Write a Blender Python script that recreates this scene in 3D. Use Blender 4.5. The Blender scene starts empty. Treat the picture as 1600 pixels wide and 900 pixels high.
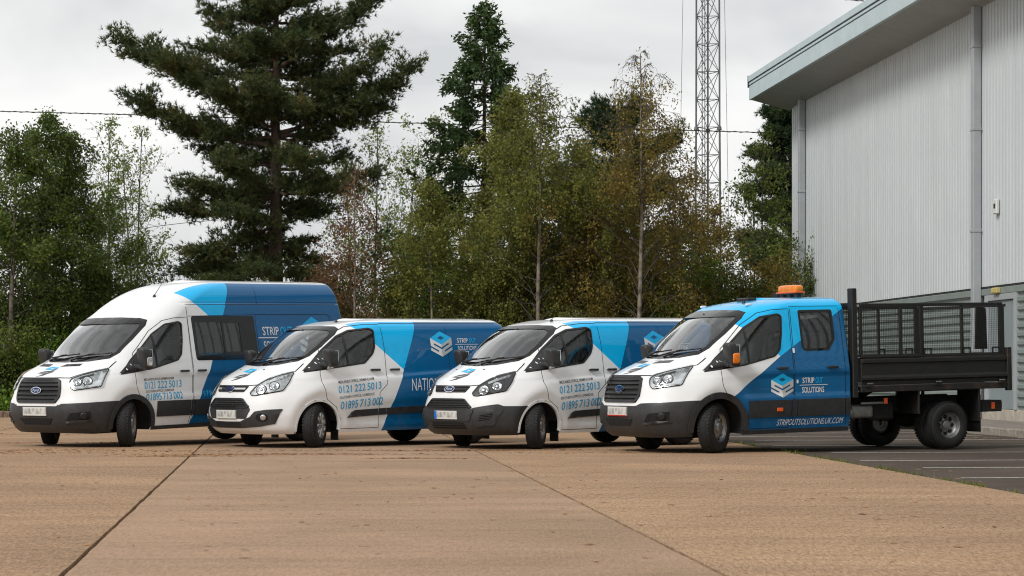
import bpy, bmesh, math, random
import numpy as np
from mathutils import Vector, Matrix
from mathutils.bvhtree import BVHTree
from mathutils.geometry import delaunay_2d_cdt

random.seed(7)
RNG = np.random.default_rng(7)
R = math.radians
scene = bpy.context.scene
COL = scene.collection

# ------------------------------------------------------------------ camera
CAM_H = 1.087
FPX = 3399.0                     # focal length in pixels of a 1600 wide picture
cam_d = bpy.data.cameras.new("camera")
cam = bpy.data.objects.new("camera", cam_d)
COL.objects.link(cam)
cam.location = (0, 0, CAM_H)
cam.rotation_euler = (R(90), 0, 0)
cam_d.sensor_width = 36.0
cam_d.lens = 36.0 * FPX / 1600.0
cam_d.shift_y = (585.2 - 450.0) / 1600.0
cam_d.clip_end = 2000
cam_d.dof.use_dof = True
cam_d.dof.focus_distance = 31.0
cam_d.dof.aperture_fstop = 9.0
scene.camera = cam

# ------------------------------------------------------------------ sky, sun, exposure
world = bpy.data.worlds.new("World")
scene.world = world
world.use_nodes = True
SUN_EL, SUN_AZ = 40.0, 222.0     # compass degrees, 0 = +Y, clockwise: sun behind the camera to the left


def build_world():
    nt = world.node_tree
    nt.nodes.clear()
    out = nt.nodes.new("ShaderNodeOutputWorld")
    bg = nt.nodes.new("ShaderNodeBackground")
    sky = nt.nodes.new("ShaderNodeTexSky")
    sky.sky_type = 'NISHITA'
    sky.sun_disc = False
    sky.sun_elevation = R(SUN_EL)
    sky.sun_rotation = R(SUN_AZ)
    sky.air_density = 1.0
    sky.dust_density = 2.5
    # unbroken cloud: the same grey-white layer over the whole dome, with soft billows
    tc = nt.nodes.new("ShaderNodeTexCoord")
    mp = nt.nodes.new("ShaderNodeMapping")
    mp.inputs['Scale'].default_value = (1.0, 1.0, 1.9)
    mp.inputs['Location'].default_value = (2.3, 0.4, 0.6)
    nt.links.new(tc.outputs['Generated'], mp.inputs['Vector'])
    n1 = nt.nodes.new("ShaderNodeTexNoise")
    n1.inputs['Scale'].default_value = 6.5
    n1.inputs['Detail'].default_value = 7.0
    n1.inputs['Roughness'].default_value = 0.48
    n1.inputs['Distortion'].default_value = 0.5
    nt.links.new(mp.outputs[0], n1.inputs['Vector'])
    cr = nt.nodes.new("ShaderNodeValToRGB")
    cr.color_ramp.elements[0].position = 0.36
    cr.color_ramp.elements[0].color = (5.9, 6.0, 6.05, 1)
    cr.color_ramp.elements[1].position = 0.66
    cr.color_ramp.elements[1].color = (8.7, 8.65, 8.5, 1)
    nt.links.new(n1.outputs['Fac'], cr.inputs['Fac'])
    mx = nt.nodes.new("ShaderNodeMix")
    mx.data_type = 'RGBA'
    mx.inputs['Factor'].default_value = 0.93
    nt.links.new(sky.outputs[0], mx.inputs['A'])
    nt.links.new(cr.outputs[0], mx.inputs['B'])
    nt.links.new(mx.outputs['Result'], bg.inputs['Color'])
    bg.inputs['Strength'].default_value = 0.087
    nt.links.new(bg.outputs[0], out.inputs['Surface'])


build_world()
sun_d = bpy.data.lights.new("sun", 'SUN')
sun_d.energy = 1.5
sun_d.angle = R(14)
sun_d.color = (1.0, 0.975, 0.94)
sun = bpy.data.objects.new("sun", sun_d)
COL.objects.link(sun)
_el, _az = R(SUN_EL), R(SUN_AZ)
_sd = Vector((math.sin(_az) * math.cos(_el), math.cos(_az) * math.cos(_el), math.sin(_el)))
sun.rotation_euler = _sd.to_track_quat('Z', 'Y').to_euler()
scene.view_settings.view_transform = 'Standard'
scene.view_settings.look = 'None'
scene.view_settings.gamma = 1.0
scene.view_settings.use_curve_mapping = False
scene.view_settings.exposure = 0.46
scene.cycles.max_bounces = 8
scene.cycles.transparent_max_bounces = 24
scene.cycles.use_denoising = True
scene.cycles.filter_width = 1.1


# ------------------------------------------------------------------ helpers
def srgb(h):
    h = h.lstrip('#')
    c = [int(h[i:i + 2], 16) / 255 for i in (0, 2, 4)]
    return tuple(x / 12.92 if x < .04045 else ((x + .055) / 1.055) ** 2.4 for x in c)


class NT:
    """small node-tree helper"""
    def __init__(self, name):
        self.m = bpy.data.materials.new(name)
        self.m.use_nodes = True
        self.t = self.m.node_tree
        self.t.nodes.clear()
        self.out = self.t.nodes.new("ShaderNodeOutputMaterial")

    def n(self, typ, **kw):
        nd = self.t.nodes.new(typ)
        for k, v in kw.items():
            if k in nd.inputs:
                nd.inputs[k].default_value = v
            else:
                setattr(nd, k, v)
        return nd

    def l(self, a, b):
        self.t.links.new(a, b)

    def math(self, op, a, b=None, c=None):
        nd = self.t.nodes.new("ShaderNodeMath")
        nd.operation = op
        for i, v in enumerate((a, b, c)):
            if v is None:
                continue
            if isinstance(v, (int, float)):
                nd.inputs[i].default_value = v
            else:
                self.l(v, nd.inputs[i])
        return nd.outputs[0]

    def mix(self, f, a, b):
        nd = self.t.nodes.new("ShaderNodeMix")
        nd.data_type = 'RGBA'
        for s, v in (('Factor', f), ('A', a), ('B', b)):
            if isinstance(v, (int, float)):
                nd.inputs[s].default_value = v
            elif isinstance(v, tuple):
                nd.inputs[s].default_value = (*v[:3], 1)
            else:
                self.l(v, nd.inputs[s])
        return nd.outputs['Result']

    def obj(self):
        return self.n("ShaderNodeTexCoord").outputs['Object']

    def noise(self, scale, detail=4, rough=.55, vec=None, dist=0.0):
        nd = self.n("ShaderNodeTexNoise", Scale=scale, Detail=detail, Roughness=rough, Distortion=dist)
        self.l(vec if vec is not None else self.obj(), nd.inputs['Vector'])
        return nd.outputs['Fac']

    def ramp(self, fac, p0, c0, p1, c1):
        nd = self.n("ShaderNodeValToRGB")
        e = nd.color_ramp.elements
        e[0].position, e[1].position = p0, p1
        e[0].color = (*c0[:3], 1) if isinstance(c0, tuple) else (c0, c0, c0, 1)
        e[1].color = (*c1[:3], 1) if isinstance(c1, tuple) else (c1, c1, c1, 1)
        self.l(fac, nd.inputs['Fac'])
        return nd.outputs['Color']

    def bsdf(self, **kw):
        b = self.n("ShaderNodeBsdfPrincipled")
        for k, v in kw.items():
            k = k.replace('_', ' ')
            if isinstance(v, tuple):
                b.inputs[k].default_value = (*v[:3], 1)
            elif isinstance(v, (int, float)):
                b.inputs[k].default_value = v
            else:
                self.l(v, b.inputs[k])
        self.l(b.outputs[0], self.out.inputs['Surface'])
        return b

    def bump(self, b, h, strength=.3, dist=.01):
        nd = self.n("ShaderNodeBump", Strength=strength, Distance=dist)
        self.l(h, nd.inputs['Height'])
        self.l(nd.outputs[0], b.inputs['Normal'])


def pmat(name, col, rough=.6, metal=0.0, var=.18, scale=6, bump=0.0, bscale=60, bdist=.004, coat=0.0, spec=.5):
    """plain procedural material: colour broken up by noise, uneven gloss, optional relief"""
    k = NT(name)
    f = k.noise(scale, 5, .6)
    lo = tuple(c * (1 - var) for c in col)
    hi = tuple(min(1, c * (1 + var)) for c in col)
    c = k.ramp(f, .3, lo, .7, hi)
    rr = k.ramp(k.noise(scale * 3.1, 3), .3, max(.02, rough * .85), .7, min(1, rough * 1.15))
    b = k.bsdf(Base_Color=c, Roughness=rr, Metallic=metal, Coat_Weight=coat, Coat_Roughness=.05)
    b.inputs['Specular IOR Level'].default_value = spec
    if bump:
        k.bump(b, k.noise(bscale, 4), bump, bdist)
    return k.m


def glass_mat(name, tint, refl=1.0, rough=.0):
    """thin sheet of glass: tinted see-through plus a Fresnel reflection"""
    k = NT(name)
    tr = k.n("ShaderNodeBsdfTransparent", Color=(*tint, 1))
    gl = k.n("ShaderNodeBsdfGlossy", Roughness=rough, Color=(1, 1, 1, 1))
    fr = k.n("ShaderNodeFresnel", IOR=1.55)
    f = k.math('MULTIPLY', fr.outputs[0], refl)
    dirt = k.math('MULTIPLY', k.noise(9, 4), .02)
    f = k.math('ADD', f, dirt)
    mx = k.n("ShaderNodeMixShader")
    k.l(f, mx.inputs[0])
    k.l(tr.outputs[0], mx.inputs[1])
    k.l(gl.outputs[0], mx.inputs[2])
    k.l(mx.outputs[0], k.out.inputs['Surface'])
    return k.m


def mk(name, verts, faces, mat=None, parent=None, smooth=False, normals=None):
    me = bpy.data.meshes.new(name)
    verts = np.asarray(verts, dtype=np.float32).reshape(-1, 3)
    if isinstance(faces, np.ndarray):
        nf, k = faces.shape
        me.vertices.add(len(verts))
        me.vertices.foreach_set("co", verts.ravel())
        me.loops.add(nf * k)
        me.loops.foreach_set("vertex_index", faces.astype(np.int32).ravel())
        me.polygons.add(nf)
        me.polygons.foreach_set("loop_start", np.arange(0, nf * k, k, dtype=np.int32))
        me.update(calc_edges=True)
    else:
        me.from_pydata([tuple(map(float, v)) for v in verts], [], [tuple(map(int, f)) for f in faces])
    if smooth:
        me.polygons.foreach_set("use_smooth", np.ones(len(me.polygons), dtype=bool))
    if normals is not None:
        me.normals_split_custom_set_from_vertices([tuple(map(float, n)) for n in normals])
    if mat is not None:
        me.materials.append(mat)
    me.update()
    o = bpy.data.objects.new(name, me)
    COL.objects.link(o)
    if parent is not None:
        o.parent = parent
    return o


class MB:
    """collects simple solids into one mesh"""
    def __init__(self):
        self.v, self.f, self.s = [], [], []

    def add(self, v, f, smooth=False):
        b = len(self.v)
        self.v += [tuple(p) for p in v]
        self.f += [tuple(i + b for i in q) for q in f]
        self.s += [smooth] * len(f)
        return self

    def box(self, x0, x1, y0, y1, z0, z1):
        v = [(x, y, z) for z in (z0, z1) for y in (y0, y1) for x in (x0, x1)]
        return self.add(v, [(0, 2, 3, 1), (4, 5, 7, 6), (0, 1, 5, 4), (2, 6, 7, 3), (0, 4, 6, 2), (1, 3, 7, 5)])

    def rbox(self, x0, x1, y0, y1, z0, z1, b=.01):
        """box with chamfered edges"""
        v, f = [], []
        c = ((x0 + x1) / 2, (y0 + y1) / 2, (z0 + z1) / 2)
        h = ((x1 - x0) / 2, (y1 - y0) / 2, (z1 - z0) / 2)
        b = min(b, *(q * .49 for q in h))
        idx = {}
        for sx in (-1, 1):
            for sy in (-1, 1):
                for sz in (-1, 1):
                    for a in range(3):
                        p = [sx * (h[0] - b), sy * (h[1] - b), sz * (h[2] - b)]
                        s = (sx, sy, sz)
                        p[a] = s[a] * h[a]
                        idx[(sx, sy, sz, a)] = len(v)
                        v.append(tuple(c[i] + p[i] for i in range(3)))
        S = (-1, 1)
        for a in range(3):
            o = [i for i in range(3) if i != a]
            for sa in S:
                q = []
                for s1, s2 in ((-1, -1), (1, -1), (1, 1), (-1, 1)):
                    s = [0, 0, 0]
                    s[a], s[o[0]], s[o[1]] = sa, s1, s2
                    q.append(idx[(*s, a)])
                f.append(q if (sa > 0) ^ (a == 1) else q[::-1])
        for a in range(3):
            o = [i for i in range(3) if i != a]
            for s1 in S:
                for s2 in S:
                    q = []
                    for sa, fa in ((-1, o[0]), (1, o[0]), (1, o[1]), (-1, o[1])):
                        s = [0, 0, 0]
                        s[a], s[o[0]], s[o[1]] = sa, s1, s2
                        q.append(idx[(*s, fa)])
                    f.append(q)
        for sx in S:
            for sy in S:
                for sz in S:
                    f.append([idx[(sx, sy, sz, a)] for a in range(3)])
        return self.add(v, f)

    def tube(self, pts, rad, n=8, caps=True):
        pts = [Vector(p) for p in pts]
        rads = rad if isinstance(rad, (list, tuple)) else [rad] * len(pts)
        v, f = [], []
        up = None
        for i, p in enumerate(pts):
            t = (pts[min(i + 1, len(pts) - 1)] - pts[max(i - 1, 0)]).normalized()
            if up is None:
                up = Vector((0, 0, 1)) if abs(t.z) < .9 else Vector((1, 0, 0))
            a = t.cross(up).normalized()
            up = a.cross(t).normalized()
            for k in range(n):
                w = 2 * math.pi * k / n
                v.append(p + (a * math.cos(w) + up * math.sin(w)) * rads[i])
        for i in range(len(pts) - 1):
            for k in range(n):
                f.append((i * n + k, i * n + (k + 1) % n, (i + 1) * n + (k + 1) % n, (i + 1) * n + k))
        if caps:
            f.append(tuple(range(n))[::-1])
            f.append(tuple(range((len(pts) - 1) * n, len(pts) * n)))
        return self.add(v, f, True)

    def lathe(self, prof, c=(0, 0, 0), axis='y', n=32):
        """prof: (radius, along) pairs turned round the axis through c"""
        v, f = [], []
        for r, h in prof:
            for k in range(n):
                w = 2 * math.pi * k / n
                a, b = r * math.cos(w), r * math.sin(w)
                v.append({'y': (c[0] + a, c[1] + h, c[2] + b), 'z': (c[0] + a, c[1] + b, c[2] + h), 'x': (c[0] + h, c[1] + a, c[2] + b)}[axis])
        for i in range(len(prof) - 1):
            for k in range(n):
                f.append((i * n + k, i * n + (k + 1) % n, (i + 1) * n + (k + 1) % n, (i + 1) * n + k))
        return self.add(v, f, True)

    def build(self, name, mat, parent=None, bev=0.0):
        o = mk(name, self.v, self.f, mat, parent)
        o.data.polygons.foreach_set("use_smooth", np.array(self.s, dtype=bool))
        if bev:
            m = o.modifiers.new("bevel", 'BEVEL')
            m.width = bev
            m.segments = 2
            m.limit_method = 'ANGLE'
        return o


def empty(name, loc=(0, 0, 0), rz=0.0, label=None, cat=None, group=None):
    o = bpy.data.objects.new(name, None)
    COL.objects.link(o)
    o.location = loc
    o.rotation_euler = (0, 0, rz)
    o.empty_display_size = .2
    return tag(o, label, cat, group)


def tag(o, label=None, cat=None, group=None, kind=None):
    for k, v in (("label", label), ("category", cat), ("group", group), ("kind", kind)):
        if v:
            o[k] = v
    return o


def pip(P, poly):
    """points inside polygon (numpy)"""
    P = np.asarray(P, float)
    poly = np.asarray(poly, float)
    x, y = P[:, 0], P[:, 1]
    ins = np.zeros(len(P), bool)
    j = len(poly) - 1
    for i in range(len(poly)):
        xi, yi = poly[i]
        xj, yj = poly[j]
        c = ((yi > y) != (yj > y)) & (x < (xj - xi) * (y - yi) / ((yj - yi) if yj != yi else 1e-12) + xi)
        ins ^= c
        j = i
    return ins


def rnd(poly, r, n=4):
    """round the corners of a polygon; r one radius or one per corner"""
    P = [Vector(p) for p in poly]
    out = []
    N = len(P)
    for i in range(N):
        ri = r[i] if isinstance(r, (list, tuple)) else r
        a, b, c = P[i - 1], P[i], P[(i + 1) % N]
        u, w = (a - b), (c - b)
        d = min(ri, u.length * .45, w.length * .45)
        if d < 1e-4:
            out.append(tuple(b))
            continue
        p0, p1 = b + u.normalized() * d, b + w.normalized() * d
        for k in range(n + 1):
            t = k / n
            out.append(tuple(p0 * (1 - t) ** 2 + b * 2 * t * (1 - t) + p1 * t * t))
    return out


def dens(poly, step):
    """insert points so that no edge is longer than step"""
    out = []
    for i in range(len(poly)):
        a, b = np.array(poly[i], float), np.array(poly[(i + 1) % len(poly)], float)
        k = max(1, int(np.ceil(np.linalg.norm(b - a) / step)))
        for j in range(k):
            out.append(tuple(a + (b - a) * j / k))
    return out


def inset(poly, d):
    """offset a polygon inwards by d (mitre)"""
    P = np.array(poly, float)
    A = 0.5 * np.sum(P[:, 0] * np.roll(P[:, 1], -1) - np.roll(P[:, 0], -1) * P[:, 1])
    s = 1 if A > 0 else -1
    N = len(P)
    out = []
    for i in range(N):
        e0 = P[i] - P[i - 1]
        e1 = P[(i + 1) % N] - P[i]
        e0 /= np.linalg.norm(e0) + 1e-12
        e1 /= np.linalg.norm(e1) + 1e-12
        n0, n1 = np.array([-e0[1], e0[0]]) * s, np.array([-e1[1], e1[0]]) * s
        m = n0 + n1
        L = m @ m
        m = m * (2 / L) if L > .4 else n0
        out.append(tuple(P[i] + m * d))
    return out


def pchip(xs, ys):
    xs, ys = np.array(xs, float), np.array(ys, float)
    h = np.diff(xs)
    dl = np.diff(ys) / h
    m = np.zeros(len(xs))
    m[0], m[-1] = dl[0], dl[-1]
    for i in range(1, len(xs) - 1):
        if dl[i - 1] * dl[i] > 0:
            w1, w2 = 2 * h[i] + h[i - 1], h[i] + 2 * h[i - 1]
            m[i] = (w1 + w2) / (w1 / dl[i - 1] + w2 / dl[i])

    def f(x):
        x = np.clip(np.asarray(x, float), xs[0], xs[-1])
        i = np.clip(np.searchsorted(xs, x) - 1, 0, len(xs) - 2)
        t = (x - xs[i]) / h[i]
        return (ys[i] * (1 + 2 * t) * (1 - t) ** 2 + m[i] * h[i] * t * (1 - t) ** 2
                + ys[i + 1] * t * t * (3 - 2 * t) + m[i + 1] * h[i] * t * t * (t - 1))
    return f
# ------------------------------------------------------------------ the setting
PHI = R(5.88)                    # the yard's joints and the warehouse run at this angle to the view
CP, SP = math.cos(PHI), math.sin(PHI)


def G(lat, u, z=0.0):
    return (lat * CP - u * SP, lat * SP + u * CP, z)


def PX(px, py, d):
    """where a sight line through picture point (px, py) of the 1600 wide photo meets depth d"""
    return Vector(((px - 800) / FPX * d, d, CAM_H + (585.2 - py) / FPX * d))


def ground_mat():
    k = NT('earth')
    c = k.ramp(k.noise(.35, 6), .35, (.06, .065, .03), .7, (.10, .085, .05))
    b = k.bsdf(Base_Color=c, Roughness=.95)
    k.bump(b, k.noise(6, 5), .6, .05)
    return k.m


def concrete_mat(name, tint, seed, rough=1.0):
    k = NT(name)
    o = k.obj()
    mp = k.n("ShaderNodeMapping")
    mp.inputs['Location'].default_value = (seed * 3.1, seed * 1.7, 0)
    k.l(o, mp.inputs[0])
    v = mp.outputs[0]
    # brushed and worn bands across the bays
    mp2 = k.n("ShaderNodeMapping")
    mp2.inputs['Scale'].default_value = (.10, 1.0, 1.0)
    mp2.inputs['Rotation'].default_value = (0, 0, R(-4))
    k.l(v, mp2.inputs[0])
    band = k.noise(1.1, 5, .6, mp2.outputs[0])
    blot = k.noise(.45, 6, .6, v, .3)
    # broomed surface: the grain is drawn out along the bays
    mg = k.n("ShaderNodeMapping")
    mg.inputs['Scale'].default_value = (1.0, .15, 1.0)
    k.l(v, mg.inputs[0])
    grit = k.noise(88, 3, .75, mg.outputs[0])
    grit2 = k.noise(40, 4, .7, mg.outputs[0])
    c = k.ramp(blot, .30, tuple(q * .80 for q in tint), .70, tuple(q * 1.14 for q in tint))
    c = k.mix(k.math('MULTIPLY', k.ramp(band, .44, 0.0, .66, 1.0), .55), c, tuple(q * f for q, f in zip(tint, (.70, .72, .74))))
    mp3 = k.n("ShaderNodeMapping")
    mp3.inputs['Scale'].default_value = (.12, 2.6, 1.0)
    mp3.inputs['Rotation'].default_value = (0, 0, R(2))
    k.l(v, mp3.inputs[0])
    streak = k.noise(2.4, 6, .7, mp3.outputs[0])
    c = k.mix(k.math('MULTIPLY', k.ramp(streak, .50, 0.0, .72, 1.0), .45), c, tuple(q * f for q, f in zip(tint, (.62, .62, .62))))
    gsum = k.math('ADD', k.math('MULTIPLY', grit, .5), k.math('MULTIPLY', grit2, .5))
    g = k.ramp(gsum, .38, 1 - .55 * rough, .62, 1 + .52 * rough)
    mul = k.n("ShaderNodeMix", data_type='RGBA', blend_type='MULTIPLY')
    mul.inputs['Factor'].default_value = 1.0
    k.l(c, mul.inputs['A'])
    k.l(g, mul.inputs['B'])
    c = mul.outputs['Result']
    c = k.mix(k.ramp(k.noise(46, 3, .6, mg.outputs[0]), .62, 0.0, .74, .62 * rough), c, tuple(min(1, q * 1.6) for q in tint))
    c = k.mix(k.ramp(k.noise(52, 2, .6, mg.outputs[0]), .64, 0.0, .74, .60 * rough), c, (.09, .065, .045))
    # oil drips and rubber
    c = k.mix(k.ramp(k.noise(1.3, 3, .5, v), .70, 0.0, .78, .30), c, (.10, .075, .055))
    # iron-stained patches of old leaf and needle litter
    c = k.mix(k.math('MULTIPLY', k.ramp(k.noise(.9, 7, .7, mp2.outputs[0], .6), .60, 0.0, .76, 1.0), .40), c, (.42, .20, .075))
    b = k.bsdf(Base_Color=c, Roughness=.92)
    b.inputs['Specular IOR Level'].default_value = .08
    k.bump(b, grit, .12, .003)
    return k.m


def asphalt_mat():
    k = NT('asphalt')
    blot = k.noise(.5, 6, .6)
    grit = k.noise(80, 3, .7)
    c = k.ramp(blot, .3, (.070, .056, .045), .7, (.115, .094, .076))
    g = k.ramp(grit, .35, .65, .68, 1.4)
    mul = k.n("ShaderNodeMix", data_type='RGBA', blend_type='MULTIPLY')
    mul.inputs['Factor'].default_value = .7
    k.l(c, mul.inputs['A'])
    k.l(g, mul.inputs['B'])
    b = k.bsdf(Base_Color=mul.outputs['Result'], Roughness=.95)
    b.inputs['Specular IOR Level'].default_value = .06
    k.bump(b, grit, .3, .004)
    return k.m


def paint_line_mat():
    k = NT('road_paint')
    f = k.ramp(k.noise(16, 6, .75), .34, 0.1, .55, 1.0)
    c = k.mix(k.math('MULTIPLY', f, .9), (.11, .10, .09), (.62, .60, .57))
    k.bsdf(Base_Color=c, Roughness=.8)
    return k.m


ST = {}
ST['earth'] = ground_mat()
ST['asphalt'] = asphalt_mat()
ST['line'] = paint_line_mat()
ST['joint'] = pmat('joint_filler', (.020, .014, .010), .95, var=.5, scale=20, bump=.5, bscale=40)
ST['kerb'] = pmat('kerb_stone', (.26, .23, .19), .9, var=.35, scale=7, bump=.5, bscale=60)
ST['kerb_old'] = pmat('old_brick_kerb', (.20, .13, .09), .9, var=.5, scale=6, bump=.5, bscale=50)
ST['paving'] = pmat('footway', (.22, .19, .16), .92, var=.3, scale=4, bump=.4, bscale=70)
ST['clad'] = pmat('white_cladding', (.585, .63, .645), .42, var=.05, scale=1.2)
def clad_mat():
    k = NT('white_cladding')
    mp = k.n("ShaderNodeMapping")
    mp.inputs['Scale'].default_value = (1, 1, .06)
    k.l(k.obj(), mp.inputs[0])
    st = k.ramp(k.noise(2.6, 6, .65, mp.outputs[0]), .42, 0.0, .74, 1.0)
    c = k.ramp(k.noise(.5, 4), .3, (.56, .605, .62), .7, (.60, .645, .66))
    c = k.mix(k.math('MULTIPLY', st, .30), c, (.40, .42, .41))
    k.bsdf(Base_Color=c, Roughness=.42)
    return k.m


ST['clad'] = clad_mat()
ST['soffit'] = pmat('soffit_boards', (.42, .43, .43), .6, var=.06, scale=1.0)
ST['fascia'] = pmat('fascia_panel', (.47, .575, .60), .45, var=.06, scale=1.5)
ST['pipe'] = pmat('downpipe_grey', (.36, .385, .40), .45, var=.06, scale=3)
ST['green'] = pmat('grey_green_cladding', (.215, .255, .24), .5, var=.1, scale=2)
ST['dark'] = pmat('dark_gap', (.02, .022, .022), .8)
ST['door'] = pmat('steel_door', (.23, .27, .28), .5, var=.07, scale=2)
ST['plinth'] = pmat('concrete_plinth', (.40, .36, .30), .9, var=.25, scale=5, bump=.4, bscale=50)
ST['yellow'] = pmat('aged_lamp_cover', (.50, .42, .16), .5, var=.15)
ST['white'] = pmat('white_plastic', (.68, .68, .66), .5, var=.05)
ST['mast'] = pmat('galvanised_mast', (.13, .14, .145), .55, .5, var=.25, scale=3)
ST['cable'] = pmat('overhead_cable', (.02, .022, .02), .7, var=.3)

tag(mk('ground', [(-700, -60, -.06), (700, -60, -.06), (700, 1500, -.06), (-700, 1500, -.06)], [(0, 1, 2, 3)], ST['earth']), kind='structure')
yb = tag(mk('yard', [(-40, -30, -.03), (9, -30, -.03), (3, 55.2, -.03), (-40, 55.2, -.03)], [(0, 1, 2, 3)], ST['joint']), kind='structure')

# concrete bays: long slabs cast side by side, joints as real gaps
BAYS = [(-21.2, -.124), (-17.2, -.121), (-13.2, -.118), (-9.2, -.115), (-5.2, -.112), (-1.170, -.1077), (2.173, -.0867), (6.117, -.0739)]
BAYMAT = [concrete_mat('concrete_bay', t, i, r) for i, (t, r) in enumerate((((.378, .250, .156), .80), ((.372, .251, .166), .42), ((.362, .238, .148), .80), ((.374, .248, .156), .75)))]
PICK = [0, 2, 1, 3, 2, 1, 0]


def edge_pts(a, b, y0, y1, rng, side):
    n = max(2, int((y1 - y0) / .35))
    P = []
    for k in range(n + 1):
        y = y0 + (y1 - y0) * k / n
        P.append((a + b * y + side * .012 + side * abs(rng.normal(0, .004)), y))
    return P


def build_yard():
    rng = np.random.default_rng(3)
    cuts = [-30, -8, 9.2, 42.0, 55.0]
    for i in range(len(BAYS) - 1):
        for j in range(len(cuts) - 1):
            y0, y1 = cuts[j] + .008, cuts[j + 1] - .008
            Lp = edge_pts(*BAYS[i], y0, y1, rng, 1)
            Rp = edge_pts(*BAYS[i + 1], y0, y1, rng, -1)
            n = len(Lp)
            V = [(x, y, 0) for x, y in Lp] + [(x, y, 0) for x, y in Rp] + [(x, y, -.028) for x, y in Lp] + [(x, y, -.028) for x, y in Rp]
            F = []
            for k in range(n - 1):
                F.append((k, n + k, n + k + 1, k + 1))
                F.append((2 * n + k, k, k + 1, 2 * n + k + 1))
                F.append((n + k, 3 * n + k, 3 * n + k + 1, n + k + 1))
            F.append((0, 2 * n, 3 * n, n))
            F.append((n - 1, 2 * n - 1, 4 * n - 1, 3 * n - 1))
            mk('slab', V, F, BAYMAT[PICK[i]], yb)


build_yard()
# car park of asphalt, a hand's width lower at its ragged edge
ea, eb = BAYS[-1]
rng_ = np.random.default_rng(5)
ys_ = np.arange(-30, 56, .4)
ep = [(ea + eb * y + .04 + abs(rng_.normal(0, .018)), y) for y in ys_]
V = [(x, y, -.012) for x, y in ep] + [(x + 40, y, -.012) for x, y in ep]
n_ = len(ep)
tag(mk('car_park', V, [(i, n_ + i, n_ + i + 1, i + 1) for i in range(n_ - 1)], ST['asphalt']), kind='structure')
# bay markings 2.4 m apart, square to the kerb
for i, py in enumerate((790, 746, 730, 718.5, 706, 695, 686.5, 680.5, 675.5, 671.5)):
    dep = FPX * CAM_H / (py - 585.2)
    c = PX(1400, py, dep)
    u = -c.x * SP + c.y * CP
    lat_c = 12.35
    a = ea + eb * dep
    lat_a = a * CP + dep * SP + (.35 if i % 2 else .6)
    V, F = [], []
    n = 16
    for k in range(n + 1):
        la = lat_a + (lat_c - lat_a) * k / n
        for du in (-.055, .055):
            V.append(G(la, u + du, -.008))
    F = [(2 * k, 2 * k + 2, 2 * k + 3, 2 * k + 1) for k in range(n)]
    tag(mk('parking_line', V, F, ST['line']), kind='structure')

# footway and kerb in front of the warehouse
KL = 12.70
fw = MB()
P = [(KL + .13, .118), (15.2, .125)]
tag(mk('footway', [G(KL + .13, 8, .118), G(15.3, 8, .125), G(15.3, 64, .125), G(KL + .13, 64, .118)], [(0, 1, 2, 3)], ST['paving']), kind='structure')
kerb = tag(bpy.data.objects.new('kerb', None), kind='structure')
COL.objects.link(kerb)
kerb.location = G(KL, 8)
kerb.rotation_euler = (0, 0, PHI)
kmesh = None


def kerb_run(par, n, L, mat, w=.13, h=.125):
    mb = MB()
    mb.rbox(0, w, .004, L - .004, -.05, h, .016)
    first = mb.build('kerb_stone', mat, par)
    for i in range(1, n):
        c = first.copy()
        COL.objects.link(c)
        c.parent = par
        c.location = (random.uniform(-.006, .006), i * L, random.uniform(-.006, .004))
        c.rotation_euler = (0, 0, random.uniform(-.006, .006))


kerb_run(kerb, 61, .915, ST['kerb'])
bk = tag(bpy.data.objects.new('back_kerb', None), kind='structure')
COL.objects.link(bk)
bk.location = (6.0, 55.15, 0)
bk.rotation_euler = (0, 0, R(90))
kerb_run(bk, 62, .45, ST['kerb_old'], .16, .16)
V, F = [], []
nx, ny = 60, 16
for j in range(ny + 1):
    for i in range(nx + 1):
        x, y = -42 + 70 * i / nx, 55.3 + 60 * (j / ny) ** 1.6
        V.append((x, y, .10 + .10 * math.sin(x * .7) * math.sin(y * .4) * min(1, (y - 55.3) / 3)))
F = [(j * (nx + 1) + i, j * (nx + 1) + i + 1, (j + 1) * (nx + 1) + i + 1, (j + 1) * (nx + 1) + i) for j in range(ny) for i in range(nx)]
tag(mk('planting_bed', V, F, ST['earth'], None, True), kind='structure')


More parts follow.
